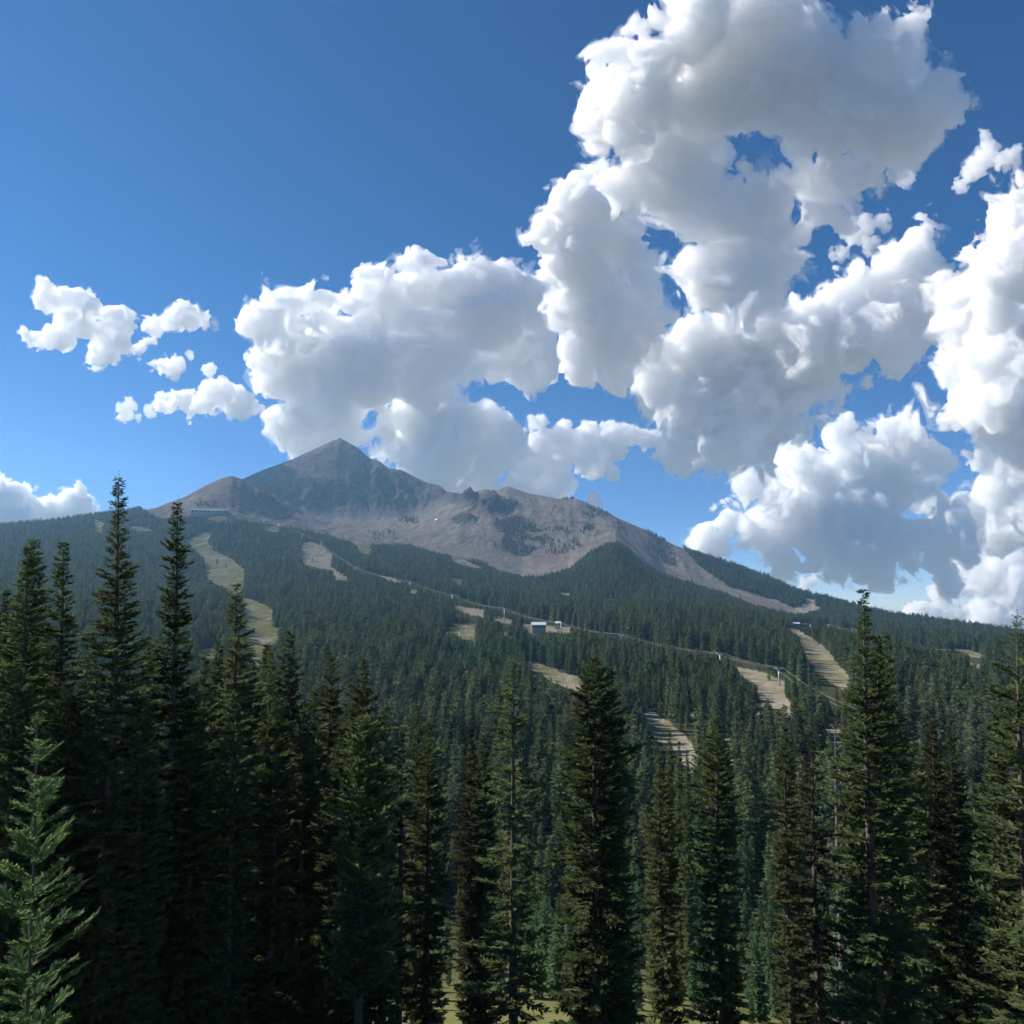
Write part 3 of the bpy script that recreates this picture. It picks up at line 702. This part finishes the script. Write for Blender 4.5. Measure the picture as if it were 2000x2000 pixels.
# ---------------------------------------------------------------- lifts, buildings and other small things
M_STEEL = plain("galvanised_steel", (.52, .55, .56), .45, .6, .08)
M_ROPE = plain("steel_rope", (.45, .47, .48), .6, .2, .05)
M_WHITE = plain("white_metal_roof", (.66, .67, .70), .5, .0, .05, .4)
M_GREYROOF = plain("grey_metal_roof", (.17, .19, .22), .7, .0, .08, .3)
M_BLUE = plain("blue_metal_roof", (.10, .20, .42), .5, .1, .08, .3)
M_PINK = plain("tan_wall", (.46, .34, .28), .8, 0, .10, .5)
M_WOOD = plain("brown_wood_wall", (.17, .11, .075), .85, 0, .2, .8)
M_GLASS = plain("window_glass", (.03, .04, .05), .1, 0, .05)
M_DARK = plain("dark_metal", (.06, .065, .07), .6, .3, .1)
M_SNOW = plain("old_snow", (.82, .84, .86), .8, 0, .06, .05)
class MB:
    def __init__(s): s.v, s.q, s.n = [], [], 0
    def add(s, v, q):
        v = np.asarray(v, float); s.v.append(v); s.q.append(np.asarray(q) + s.n); s.n += len(v); return s
    def box(s, c, d):
        x, y, z = [k / 2 for k in d]
        v = np.array([(i, j, k) for k in (-z, z) for j in (-y, y) for i in (-x, x)]) + np.array(c)
        return s.add(v, [(0, 2, 3, 1), (4, 5, 7, 6), (0, 1, 5, 4), (2, 6, 7, 3), (0, 4, 6, 2), (1, 3, 7, 5)])
    def tube(s, p, r, n=8):
        v, q = tube(p, r, n)
        m = len(p) * n
        s.add(v, q)
        for base, fl in ((0, 1), (m - n, 0)):
            for i in range(1, n - 2, 2):
                f = [base, base + i, base + i + 1, base + i + 2]
                s.q.append(np.array([f[::-1] if fl else f]) + s.n - m)
        return s
    def gable(s, c, d, over=.5, th=.25):
        """pitched roof slab pair, ridge along x; c is the middle of the eaves, d = (length, width, rise)"""
        x = d[0] / 2 + over; y = d[1] / 2 + over; z = d[2]; e = -over * z / (d[1] / 2)
        v = [(i, j, k + t) for i in (-x, x) for j, k in ((-y, e), (0, z), (y, e)) for t in (0, th)]
        v = np.array(v) + np.array(c)
        return s.add(v, [(1, 3, 9, 7), (3, 5, 11, 9), (0, 6, 8, 2), (2, 8, 10, 4), (0, 1, 7, 6), (4, 10, 11, 5), (0, 2, 3, 1), (2, 4, 5, 3), (6, 7, 9, 8), (8, 9, 11, 10)])
    def gables(s, c, d):
        x = d[0] / 2; y = d[1] / 2; z = d[2]
        for i in (-x, x):
            v = np.array([(i + k, j, h) for k in (0, .02) for j, h in ((-y, 0), (y, 0), (0, z), (0, z * .5))]) + np.array(c)
            s.add(v, [(0, 1, 2, 3)])
        return s
    def build(s, name, mat, parent=None, smooth=False):
        return mesh_obj(name, np.concatenate(s.v), np.concatenate(s.q), mat, parent, smooth)

def house(name, p, size, rz, wall, roof, label, cat, rise=3.0, wins=4, base=2.5):
    e = empty(name, p, rz); L, W, h = size
    MB().box((0, 0, (h - base) / 2), (L, W, h + base)).gables((0, 0, h), (L - .1, W, rise)).build("wall", wall, e)
    MB().gable((0, 0, h + .02), (L, W, rise), over=.06 * W).build("roof", roof, e)
    for i in range(wins):
        x = (i + .5) / wins * L - L / 2
        f = MB().box((x, -W / 2 - .06, h * .55), (L / wins * .55, .16, h * .42)).build("window", M_DARK, e)
        MB().box((x, -W / 2 - .15, h * .55), (L / wins * .46, .06, h * .34)).build("pane", M_GLASS, f)
    tag(e, label, cat)
    return e
def face_cam(p): return math.atan2(-p[0], p[1])

p = hit(408, 1003, 1800); s = 2.5 / FPX * 1000
dd = float(np.hypot(p[0], p[1]))
e = house("mountain_lodge", p + (0, 0, 0), (60 * dd / FPX, 16, 8), face_cam(p) - .12, M_PINK, M_GREYROOF, "long low grey-roofed lodge on the bare shoulder left of the peak", "lodge", 5, 9, 14)
p = hit(441, 1006, 1800)
e = house("lift_station", p, (11, 9, 12), face_cam(p), M_GREYROOF, M_GREYROOF, "small grey lift station at the right end of the long shoulder lodge", "lift station", 2.5, 2, 12)
p = hit(1052, 1236, 400); dd = float(np.hypot(p[0], p[1]))
e = house("lodge", p + (0, 0, 4), (26 * dd / FPX, 8, 8 * dd / FPX), face_cam(p) + .06, M_PINK, M_WHITE, "tan building with a bright white roof in the forest under the lift cable", "building", 2.6, 5, 6)
p = hit(1090, 1229, 400)
e = house("shed", p + (0, 0, 3), (7, 5, 4), face_cam(p), M_PINK, M_WHITE, "little pale shed right of the white-roofed building, beside a lift tower", "shed", 1.6, 2, 5)
p = hit(1776, 1388, 250); dd = float(np.hypot(p[0], p[1]))
e = house("house", p + (0, 0, 1.5), (17 * dd / FPX, 5, 5.5 * dd / FPX), face_cam(p) - .3, M_PINK, M_BLUE, "house with a blue roof among the trees at the right", "house", 1.6, 3, 4)
p = hit(1556, 1228, 600)
e = house("lift_station", p + (0, 0, 4), (9, 5, 3.6), face_cam(p) + .2, M_DARK, M_WHITE, "white-roofed top station of the right-hand lift above the long gravel run", "lift station", 1.4, 2, 7)
p = hit(1892, 1466, 220); dd = float(np.hypot(p[0], p[1]))
e = house("cabin", p + (0, 0, .5), (10 * dd / FPX, 3, 8 * dd / FPX), face_cam(p), M_PINK, M_WHITE, "tiny pale cabin half hidden by trees low at the right", "cabin", .8, 1, 3)
a, te = azel(664.5, 858.5)
p = np.array([3300 * math.sin(a), 3300 * math.cos(a), float(ground(a, 3300)) - 1.5])
e = house("tram_station", p, (13, 9, 5), face_cam(p), M_GREYROOF, M_GREYROOF, "tiny tram station on the very top of the peak", "tram station", 1.5, 2, 5)
a, te = azel(1118, 974); rr = float(np.interp(a, azc, ridge_r))
p = np.array([rr * math.sin(a), rr * math.cos(a), float(ground(a, rr)) - .5])
e = house("lift_station", p + (0, 0, 5), (13, 6, 4), face_cam(p), M_DARK, M_DARK, "dark lift station on the ridge between the rounded summit and the blue sky", "lift station", 1.2, 2, 8)

# snow patch in the bowl: a draped drift
a, te = azel(852, 1014); c = hit(852, 1014, 1900)
g_ = np.random.default_rng(4)
u, w_ = np.meshgrid(np.linspace(-1, 1, 9), np.linspace(-1, 1, 13), indexing="ij")
sx = u * 4.6 * (1 - .55 * (w_ + 1) / 2) + w_ * 1.6 + g_.normal(0, .35, u.shape); sy = w_ * 17
b0 = math.atan2(c[0], c[1]); xs = c[0] + sx * math.cos(b0) + sy * math.sin(b0); ys = c[1] - sx * math.sin(b0) + sy * math.cos(b0)
zs = ground(np.arctan2(xs, ys), np.hypot(xs, ys)) + 1.6 * (1 - np.maximum(np.abs(u), np.abs(w_)) ** 2) - .15
gi_ = np.arange(9 * 13).reshape(9, 13)
o = mesh_obj("snow_patch", np.stack([xs, ys, zs], -1).reshape(-1, 3), np.stack([gi_[:-1, :-1], gi_[1:, :-1], gi_[1:, 1:], gi_[:-1, 1:]], -1).reshape(-1, 4), M_SNOW, smooth=True)
tag(o, "small white snow patch left in the rocky bowl below the saddle", "snow patch")

# grey pole behind the round-topped pine
a, te = azel(709, 1378); r = 64.0
t_ = np.array([r * math.sin(a), r * math.cos(a), r * te]); gz = ground_xy(t_[0], t_[1])
e = empty("utility_pole", (t_[0], t_[1], gz)); hp = t_[2] - gz
MB().tube([(0, 0, -1), (0, 0, hp * .5), (0, 0, hp)], [.11, .10, .08], 10).build("pole", M_STEEL, e, True)
MB().box((0, 0, hp + .04), (.26, .26, .08)).build("cap", M_DARK, e)
tag(e, "plain grey pole sticking up behind the round-topped pine", "pole")

def tower(px, pyb, pyt, label, group, direction=None, rmin=300.0, hmin=9.0):
    p = hit(px, pyb, rmin); d = float(np.hypot(p[0], p[1]))
    return dict(p=p, h=max(hmin, (pyb - pyt) / FPX * d), label=label, group=group, px=px)
def lift(name, tw, cable_label, half, rad, ends=()):
    pts = [t["p"] + (0, 0, t["h"]) for t in tw]
    n = len(pts)
    dirs = []
    for i in range(n):
        d = pts[min(i + 1, n - 1)] - pts[max(i - 1, 0)]; d = d[:2] / np.linalg.norm(d[:2]); dirs.append(d)
    for t, d in zip(tw, dirs):
        if t["label"] is None: continue
        rz = math.atan2(d[1], d[0])                           # local x runs along the line
        e = empty("lift_tower", t["p"], rz); h = t["h"]
        MB().tube([(0, 0, -2), (0, 0, h * .5), (0, 0, h - .5)], [.62, .52, .42], 10).build("pole", M_STEEL, e, True)
        MB().box((0, 0, h - .35), (.5, 2 * half + 1.2, .55)).box((0, 0, h + .55), (.3, 2 * half + .6, .2)).box((0, half * .6, h + .1), (.2, .2, .8)).box((0, -half * .6, h + .1), (.2, .2, .8)).build("crossarm", M_STEEL, e)
        for s in (-1, 1):
            m = MB().box((0, s * half, h - .12), (4.4, .22, .28))
            for k in range(6): m.tube([(k * .75 - 1.9, s * half - .1, h + .08), (k * .75 - 1.9, s * half + .1, h + .08)], [.26, .26], 8)
            m.build("sheave_train", M_DARK, e)
        tag(e, t["label"], "lift tower", t["group"])
    root = empty(name, tw[0]["p"] + (0, 0, tw[0]["h"]))
    for s in (-1, 1):
        path = []
        for i in range(n - 1):
            a = pts[i] + np.array([-dirs[i][1], dirs[i][0], 0]) * half * s + (0, 0, .38)
            b = pts[i + 1] + np.array([-dirs[i + 1][1], dirs[i + 1][0], 0]) * half * s + (0, 0, .38)
            L = np.linalg.norm(b - a)
            for k in range(12 if i < n - 2 else 13):
                t = k / 12
                path.append(a + (b - a) * t - np.array([0, 0, 4 * t * (1 - t) * L * .018]))
        path = np.array(path) - pts[0]
        MB().tube(path, np.full(len(path), rad), 5).build("rope", M_ROPE, root, True)
    tag(root, cable_label, "lift cable")
    return pts, dirs
G1 = "towers of the long diagonal chairlift"
T1 = [tower(441, 1003, 996, None, G1, rmin=1800), tower(514, 1028, 1016, "lift tower of the long lift nearest the shoulder lodge", G1, rmin=1500), tower(543, 1037, 1024, "lift tower just above the small meadow below the shoulder", G1, rmin=1500),
      tower(590, 1056, 1043, "lift tower at the upper left of the pale upper ski run", G1, rmin=1400), tower(627, 1073, 1059, "lift tower on the right rim of the pale upper ski run", G1, rmin=1300), tower(694, 1121, 1108, "lift tower where the long cable bends right of the upper ski run", G1, rmin=1000),
      tower(800, 1159, 1137, "lift tower over the small clearings right of the upper ski run", G1, rmin=800), tower(883, 1184, 1163, "lift tower upslope of the small striped meadow", G1, rmin=700), tower(985, 1214, 1190, "lift tower left of the white-roofed building", G1, rmin=600),
      tower(1096, 1240, 1219, "lift tower beside the little pale shed", G1, rmin=500), tower(1214, 1270, 1242, "lift tower low in the trees right of the white-roofed building", G1, rmin=450), tower(1408, 1312, 1281, "lift tower just above the gravel mound, half in the trees", G1, rmin=400),
      tower(1523, 1340, 1310, "tall lift tower on the gravel mound, the nearest and clearest of all", G1, rmin=350), tower(1671, 1428, 1395, "lift tower partly behind the tall spire-topped spruce", G1, rmin=260)]
pts1, dirs1 = lift("chairlift_cable", T1, "long chairlift cable running diagonally across the forest to the gravel mound", 2.6, .05)
G2 = "towers of the right-hand chairlift"
T2 = [tower(1554, 1230, 1222, None, G2, rmin=700), tower(1584, 1236, 1221, "first tower right of the white-roofed top station", G2, rmin=700), tower(1619, 1238, 1222, "second tower from the white-roofed top station", G2, rmin=700),
      tower(1666, 1250, 1233, "pale tower left of the tall spire-topped spruce", G2, rmin=700), tower(1854, 1296, 1275, "tower in the trees midway between the spire and the right edge", G2, rmin=600), tower(1945, 1306, 1289, "tower beside the clearing close to the right edge", G2, rmin=600)]
pts2, dirs2 = lift("chairlift_cable", T2, "thin chairlift cable crossing the wooded slope at the right", 2.4, .05)
def chair(p, d, label):
    e = empty("lift_chair", p, math.atan2(d[1], d[0]))
    MB().tube([(0, 0, 0), (0, 0, -1.2), (-.25, 0, -2.2)], [.06, .06, .06], 6).build("hanger", M_STEEL, e)
    MB().box((.2, 0, -2.7), (.55, 2.3, .12)).build("seat", M_BLUE, e)
    MB().box((-.12, 0, -2.3), (.12, 2.3, .75)).build("backrest", M_BLUE, e)
    MB().box((.5, 0, -3.2), (.08, 2.0, .08)).box((.45, .9, -2.95), (.08, .08, .5)).box((.45, -.9, -2.95), (.08, .08, .5)).build("footrest", M_STEEL, e)
    tag(e, label, "lift chair", "chairs hanging on the long lift")
for i, t, s, lab in ((11, .12, 1, "empty chair hanging just past the tower above the gravel mound"), (10, .8, -1, "empty chair hanging over the trees left of the gravel mound"), (12, .45, 1, "empty chair hanging between the gravel mound and the tall spire")):
    a, b = pts1[i], pts1[i + 1]; d = dirs1[i]
    L = np.linalg.norm(b - a)
    chair(a + (b - a) * t + np.array([-d[1], d[0], 0]) * 2.6 * s + (0, 0, .3 - 4 * t * (1 - t) * L * .018), d, lab)

# ---------------------------------------------------------------- clouds: closed puffy hulls filled with a scattering volume
def surface_nets(F, origin, h):
    """closed quad mesh of F=0 (inside F>0) on a regular grid"""
    s = F > 0
    nx, ny, nz = F.shape
    c = [s[i:nx - 1 + i, j:ny - 1 + j, k:nz - 1 + k] for i in (0, 1) for j in (0, 1) for k in (0, 1)]
    n = sum(x.astype(np.int8) for x in c)
    act = (n > 0) & (n < 8)
    ids = np.full(act.shape, -1, np.int64)
    I, J, K = np.nonzero(act)
    ids[I, J, K] = np.arange(len(I))
    P = np.zeros((len(I), 3), np.float32); W = np.zeros(len(I), np.float32)
    cor = [(i, j, k) for i in (0, 1) for j in (0, 1) for k in (0, 1)]
    val = {q: F[I + q[0], J + q[1], K + q[2]] for q in cor}
    for a in cor:
        for ax in range(3):
            if a[ax] == 0:
                b = list(a); b[ax] = 1; b = tuple(b)
                fa, fb = val[a], val[b]
                m = (fa > 0) != (fb > 0)
                t = np.where(m, fa / np.where(m, fa - fb, 1), 0)
                for d in range(3):
                    P[:, d] += m * (a[d] + (t if d == ax else 0))
                W += m
    P = (P / W[:, None] + np.stack([I, J, K], 1)) * h + origin
    quads = []
    for ax in range(3):
        sl0 = [slice(1, -1)] * 3; sl1 = [slice(1, -1)] * 3
        sl0[ax] = slice(0, -1); sl1[ax] = slice(1, None)
        A, B = s[tuple(sl0)], s[tuple(sl1)]
        q = np.stack(np.nonzero(A != B), 1)
        if not len(q): continue
        flip = A[q[:, 0], q[:, 1], q[:, 2]]
        q = q + 1; q[:, ax] -= 1
        u, w = (ax + 1) % 3, (ax + 2) % 3
        def cell(du, dw):
            r = q.copy(); r[:, u] += du; r[:, w] += dw
            return ids[r[:, 0], r[:, 1], r[:, 2]]
        f = np.stack([cell(-1, -1), cell(0, -1), cell(0, 0), cell(-1, 0)], 1)
        f[~flip] = f[~flip][:, ::-1]
        quads.append(f)
    return P, np.concatenate(quads)

def cloud_mat(mfp):
    m = bpy.data.materials.new("cloud_vapour"); m.use_nodes = True
    nt = m.node_tree; nt.nodes.clear()
    o = nt.nodes.new("ShaderNodeOutputMaterial")
    s = nt.nodes.new("ShaderNodeVolumeScatter")
    s.inputs["Color"].default_value = (0.988, 0.989, 0.991, 1)
    s.inputs["Density"].default_value = 1.0 / mfp
    s.inputs["Anisotropy"].default_value = CLOUD_G
    nt.links.new(s.outputs[0], o.inputs["Volume"])
    return m
CLOUD_G = 0.25

def cloud(circles, dist, label, seed, group=None, mfp=20.0, amp=0.44, vox=3.0, flat=0.62, wisp=0.0):
    """circles: (px, py, r) of the photograph; dist: metres away"""
    rng = np.random.default_rng(seed)
    c = np.array(circles, np.float32)
    c[:, 2] *= 0.90 if c[:, 2].max() > 45 else 0.88 if len(c) > 9 and dist < 5100 else 1.0
    n = len(c)
    rr = c[:, 2]
    w = rng.normal(0, 0.35, n) * np.maximum(rr, 20)
    # extra small puffs on every puff
    ex = []
    for (x, y, r), z in zip(c, w):
        for _ in range(9 if r > 60 else 6 if r > 40 else 3):
            d = rng.normal(size=3); d /= np.linalg.norm(d)
            ex.append((x + d[0] * r * .8, y + d[1] * r * .8, z + d[2] * r * .8 * flat, r * rng.uniform(.22, .48)))
    S = np.concatenate([np.stack([c[:, 0], c[:, 1], w, rr], 1), np.array(ex, np.float32)])
    pad = 26 + 0.45 * rr.max()
    lo = (S[:, :3] - S[:, 3:]).min(0) - pad; hi = (S[:, :3] + S[:, 3:]).max(0) + pad
    N = np.ceil((hi - lo) / vox).astype(int) + 1
    F = np.full(N, -1e3, np.float32)
    for x, y, z, r in S:
        m = r + pad
        a = np.maximum(((np.array([x, y, z]) - m - lo) / vox).astype(int), 0)
        b = np.minimum(((np.array([x, y, z]) + m - lo) / vox).astype(int) + 2, N)
        g = [((np.arange(a[k], b[k]) * vox + lo[k]) - (x, y, z)[k]).astype(np.float32) for k in range(3)]
        d = r - np.sqrt(g[0][:, None, None] ** 2 + g[1][None, :, None] ** 2 + (g[2] / flat)[None, None, :] ** 2)
        sub = F[a[0]:b[0], a[1]:b[1], a[2]:b[2]]
        k = 0.22 * r                                              # smooth union
        hh = np.clip(0.5 + 0.5 * (d - sub) / k, 0, 1)
        np.copyto(sub, sub * (1 - hh) + d * hh + k * hh * (1 - hh) * 0.5)
    A = amp * min(80.0, rr.max() * 0.9)
    band = np.abs(F) < A * 2.4
    q = np.stack(np.nonzero(band), 1)
    p = (q * vox + lo).astype(np.float32)
    base = 1.0 / min(105.0, rr.max() * 1.2)
    F[band] += 0.16 * min(110.0, rr.max() * 1.5) * fbm(p / min(150.0, rr.max() * 2.2), 2, seed=seed + 130)
    wv = np.stack([vnoise(p * base * 1.7, seed + 90 + k) for k in range(3)], 1) * (0.22 / base)
    nz = fbm((p + wv) * base, 6, 2.05, 0.60, seed, "b")
    nz2 = fbm((p + wv * 1.6) * base * 2.2, 5, 2.1, 0.66, seed + 50)
    F2 = F.copy()
    F[band] += A * (1.6 * nz + 0.24 + (1.15 + wisp) * nz2)
    F2[band] += A * (1.3 * nz + 0.34 + (2.1 + wisp) * nz2)
    o = cloud_hull("cloud", F, lo, vox, dist, 0.48 * mfp)
    cloud_hull("fringe", F2, lo, vox, dist, 2.6 * mfp, o)
    tag(o, label, "cloud", group)
    return o

def cloud_hull(name, F, lo, vox, dist, mfp, parent=None):
    F[0] = F[-1] = -9; F[:, 0] = F[:, -1] = -9; F[:, :, 0] = F[:, :, -1] = -9
    P, Q = surface_nets(F, lo, vox)
    ray = rays(P[:, 0], P[:, 1])
    V = ray * (dist + P[:, 2] * dist / FPX)[:, None]
    return mesh_obj(name, V, Q, cloud_mat(mfp * dist / FPX), parent, smooth=True)

def zm(sc, ox, oy, L): return [(ox + x * sc, oy + y * sc, r * sc) for x, y, r in L]
Z5 = lambda L: zm(0.29, 0, 500, L)
Z6 = lambda L: zm(0.3623, 460, 480, L)
Z7 = lambda L: zm(0.5176, 1000, 200, L)
Z8 = lambda L: zm(0.5176, 1000, 700, L)
CLD = []
def add(*a, **k): CLD.append((a, k))
add(Z5([(330,300,95),(430,290,105),(540,275,95),(615,330,75),(450,420,105),(550,450,110),(220,545,75),(330,545,80),(430,545,80),(760,440,85),(840,485,75),(700,540,95),(830,580,75),(950,605,62),(1030,562,35),(650,650,80),(730,660,75),(640,730,40),(600,700,35),(310,185,32),(300,230,30)]),
    4200, "white cumulus cloud highest on the left, with three lobes and a ragged underside", 1, mfp=16)
add(Z5([(1210,420,85),(1290,425,80),(1370,455,55),(1440,455,28),(1150,455,55),(1060,490,38),(1000,480,28)]), 7600,
    "small white wedge-shaped cloud just right of the three-lobed cloud on the left", 2, mfp=18, wisp=.3, vox=3)
add(Z5([(1110,730,52),(1170,740,60),(1180,795,38),(1050,735,30)]), 8000, "small ragged diamond-shaped cloud below the wedge-shaped one", 3, mfp=20, wisp=.4, vox=2.6)
add(Z5([(1275,660,30),(1285,680,22)]), 8100, "tiny cloud shred beside the diamond-shaped cloud on the left", 4, mfp=24, wisp=.5, vox=2.2)
add(Z5([(1410,765,42)]), 8200, "tiny round cloud directly above the long hooked cloud", 5, mfp=20, wisp=.4, vox=2.2)
add(Z5([(1080,985,46),(1150,1005,46),(1230,970,55),(1320,1010,50),(1400,985,65),(1420,900,70),(1500,920,88),(1590,960,85),(1620,1020,70),(1700,1010,55)]), 8300,
    "long hooked white cloud left of the peak, thick at its right end", 6, mfp=17, vox=3)
add(Z5([(840,1060,60),(880,1010,40),(930,1080,22),(1000,1045,34)]), 8400, "small wispy cloud at the left end of the long hooked cloud", 7, mfp=24, wisp=.5, vox=2.6)
add(Z6([(280,330,105),(190,400,75),(110,400,42),(330,300,95),(500,290,55),(430,350,95),(300,480,140),(240,600,95),(400,600,190),(330,720,125),(370,850,125),(350,950,105),(420,1020,95),(560,480,140),(640,330,85),(700,260,75),(800,300,105),(900,260,85),(700,700,210),(590,870,150),(560,1050,110),(700,1030,75),(680,960,60),(780,420,115),(900,420,125),(1040,220,105),(1150,260,125),(1250,200,115),(1380,170,105),(1450,250,125),(1560,330,135),(1400,380,155),(1280,330,145),(1600,460,105),(1500,560,125),(1630,590,75),(1540,650,65),(1400,620,95),(1300,640,75),(1200,620,105),(1000,540,145),(1080,640,125),(1000,750,145),(850,600,145),(1120,800,95),(850,950,110),(1000,950,190),(1150,900,85),(1230,980,115),(1340,980,75),(1100,1150,210),(1350,1130,155),(900,1120,150),(1480,1120,105),(1250,1280,175),(1560,1220,125),(1680,1220,105),(1730,1300,85),(1600,1330,115),(1000,1290,160),(780,1150,80),(250,770,45),(260,900,40)]),
    9000, "huge towering white cloud rising behind the peak and the saddle beside it", 8, mfp=22)
add(Z6([(830,150,28),(815,165,20)]), 8800, "tiny cloud shred above the huge cloud behind the peak", 9, mfp=26, wisp=.5, vox=2.2)
add(Z8([(90,240,32),(120,310,45),(200,310,65),(290,310,65),(380,300,65),(440,290,55),(500,300,45),(540,310,22),(330,390,55),(370,430,32),(280,370,55),(410,360,36)]), 5000,
    "white cloud floating over the right shoulder of the mountain", 10, mfp=18, vox=3)
add(Z8([(305,535,25),(322,552,15),(300,525,15)]), 8700, "small bright cloud peeking over the ridge right of the rounded summit", 11, mfp=16, wisp=.3, vox=2.2)
add([(20,990,38),(60,1005,35),(100,1000,35),(140,990,35),(150,1005,28),(-10,975,35),(-60,990,45),(30,1030,35),(100,1035,35)], 9500,
    "bright cloud bank at the left edge, low behind the wooded ridge", 12, mfp=12, vox=3)
add(Z7([(350,60,105),(480,20,125),(620,40,145),(450,150,95),(560,200,145),(330,150,45),(700,150,145),(830,40,100),(800,260,70),(700,330,125),(560,330,115),(430,320,105),(980,40,85),(1090,170,75),(1150,60,145),(1300,40,165),(1450,60,145),(1580,20,105),(1400,140,85),(1200,130,95),(1060,300,85),(1000,380,105),(1150,320,105),(1250,280,65),(1330,260,36),(1180,430,85),(950,450,105),(1080,500,75),(850,400,90),(500,-120,150),(800,-150,190),(1100,-150,190),(1400,-120,170),(700,-300,150),(1000,-330,140),(850,560,130),(780,620,110),(950,620,125),(720,560,80),(1000,560,85),(880,700,115),(760,720,85),(980,720,80),(860,800,60),(1000,800,50),(690,680,50)]),
    4600, "vast pale cloud across the top right, with a blue hole and grey belly", 13, mfp=30)
add(Z7([(250,400,95),(180,480,85),(115,500,45),(300,480,125),(420,420,95),(400,560,120),(250,580,105),(450,640,80),(300,680,105),(200,640,50),(240,790,85),(330,800,125),(430,780,115),(330,900,135),(260,960,85),(440,900,105),(520,830,70),(300,1000,55),(380,1000,65),(330,330,80),(500,700,60)]),
    6800, "tall white billowing cloud left of the vast pale one's grey belly", 15, mfp=20)
add(Z8([(480,60,55),(520,60,75),(600,100,105),(560,10,95),(700,20,145),(700,150,125),(850,50,175),(900,180,145),(650,250,75),(720,300,115),(680,380,55),(850,300,125),(900,360,85),(980,280,115),(1000,120,145),(1100,60,135),(1080,260,75),(1150,240,45),(780,370,65),(650,330,75)])
    + Z7([(1150,900,140),(1250,800,125),(1350,700,105),(1450,620,95),(1550,560,65),(1560,520,36),(1600,640,85),(1350,860,125),(1500,760,130),(1650,720,100),(1400,900,70),(1300,950,85),(700,900,85),(820,860,85),(950,850,85),(1080,820,85)]),
    7500, "broad heaped grey and white cloud in the middle of the right half of the sky", 16, mfp=22)
add(Z7([(1850,450,85),(1930,420,115),(1800,580,75),(1900,560,125),(1780,680,75),(1850,700,135),(1720,830,110),(1850,850,175),(1960,700,150),(1710,1000,110),(1850,1000,175),(1960,950,150),(1780,1080,120),(2080,500,150),(2100,800,180)])
    + Z8([(1720,150,80),(1850,150,145),(1950,200,145),(1900,280,75),(2080,180,150)]),
    5600, "tall white cloud against the right edge of the sky", 17, mfp=22)
add(Z8([(900,520,85),(1000,530,105),(830,590,55),(1080,420,75),(1050,400,55),(1150,450,125),(1250,380,105),(1300,320,65),(1350,450,145),(1450,400,115),(1480,270,75),(1540,330,55),(1590,370,45),(1560,460,75),(1100,560,135),(1250,560,145),(1000,640,115),(900,640,75),(830,640,36),(760,710,55),(1000,730,90),(1050,770,50),(1000,790,45),(1130,680,95),(1400,560,95),(1320,700,125),(1250,760,65),(1450,690,115),(1420,800,55),(1500,790,75),(1600,800,45),(1560,680,105),(1650,620,110),(1680,690,55)]),
    5200, "wide white and grey cloud descending to the wooded ridge on the right", 18, mfp=20)
add(Z8([(1760,400,45),(1850,370,85),(1800,490,85),(1740,490,45),(1920,480,105),(1700,540,45),(1850,550,95),(1950,600,95),(1600,565,65),(1700,620,75),(1850,640,65),(1930,350,95),(2050,450,130)]),
    7000, "white cloud at the right edge below the tall one", 19, mfp=20)
add(Z8([(1700,790,55),(1740,760,55),(1850,740,55),(1920,760,85),(1680,830,75),(1800,830,95),(1900,860,105),(1800,960,85),(1900,960,85),(1650,850,45),(1930,1010,75),(2050,850,130),(2020,980,120)]),
    9000, "low pale cloud at the right edge just over the far wooded ridge", 20, mfp=26)
add(Z8([(1110,845,26),(1140,835,22)]), 8800, "tiny cloud low above the right ridge, under the wide cloud", 21, mfp=26, wisp=.4, vox=2.2)
add(Z8([(1500,965,33),(1540,962,42),(1590,968,33),(1545,1000,30)]), 9300, "small domed cloud on the skyline behind the ridge at the right", 22, mfp=18, vox=2.6)
add(Z7([(1750,250,42),(1800,190,50),(1785,120,24),(1870,210,45),(1690,320,26)]), 5200, "small ragged cloud alone in the top right corner", 23, mfp=30, wisp=.4, vox=3)
add(Z7([(1480,290,32),(1500,275,22)]), 5200, "faint cloud shred in the blue gap at the top right", 24, mfp=50, wisp=.5, vox=2.4)
add(Z7([(1290,500,40),(1330,470,40),(1400,455,34),(1350,540,36),(1240,570,32)]), 5000, "ragged shreds of cloud in the blue gap under the vast pale cloud", 25, mfp=40, wisp=.6, vox=3)
for a, k in CLD: cloud(*a, **k)
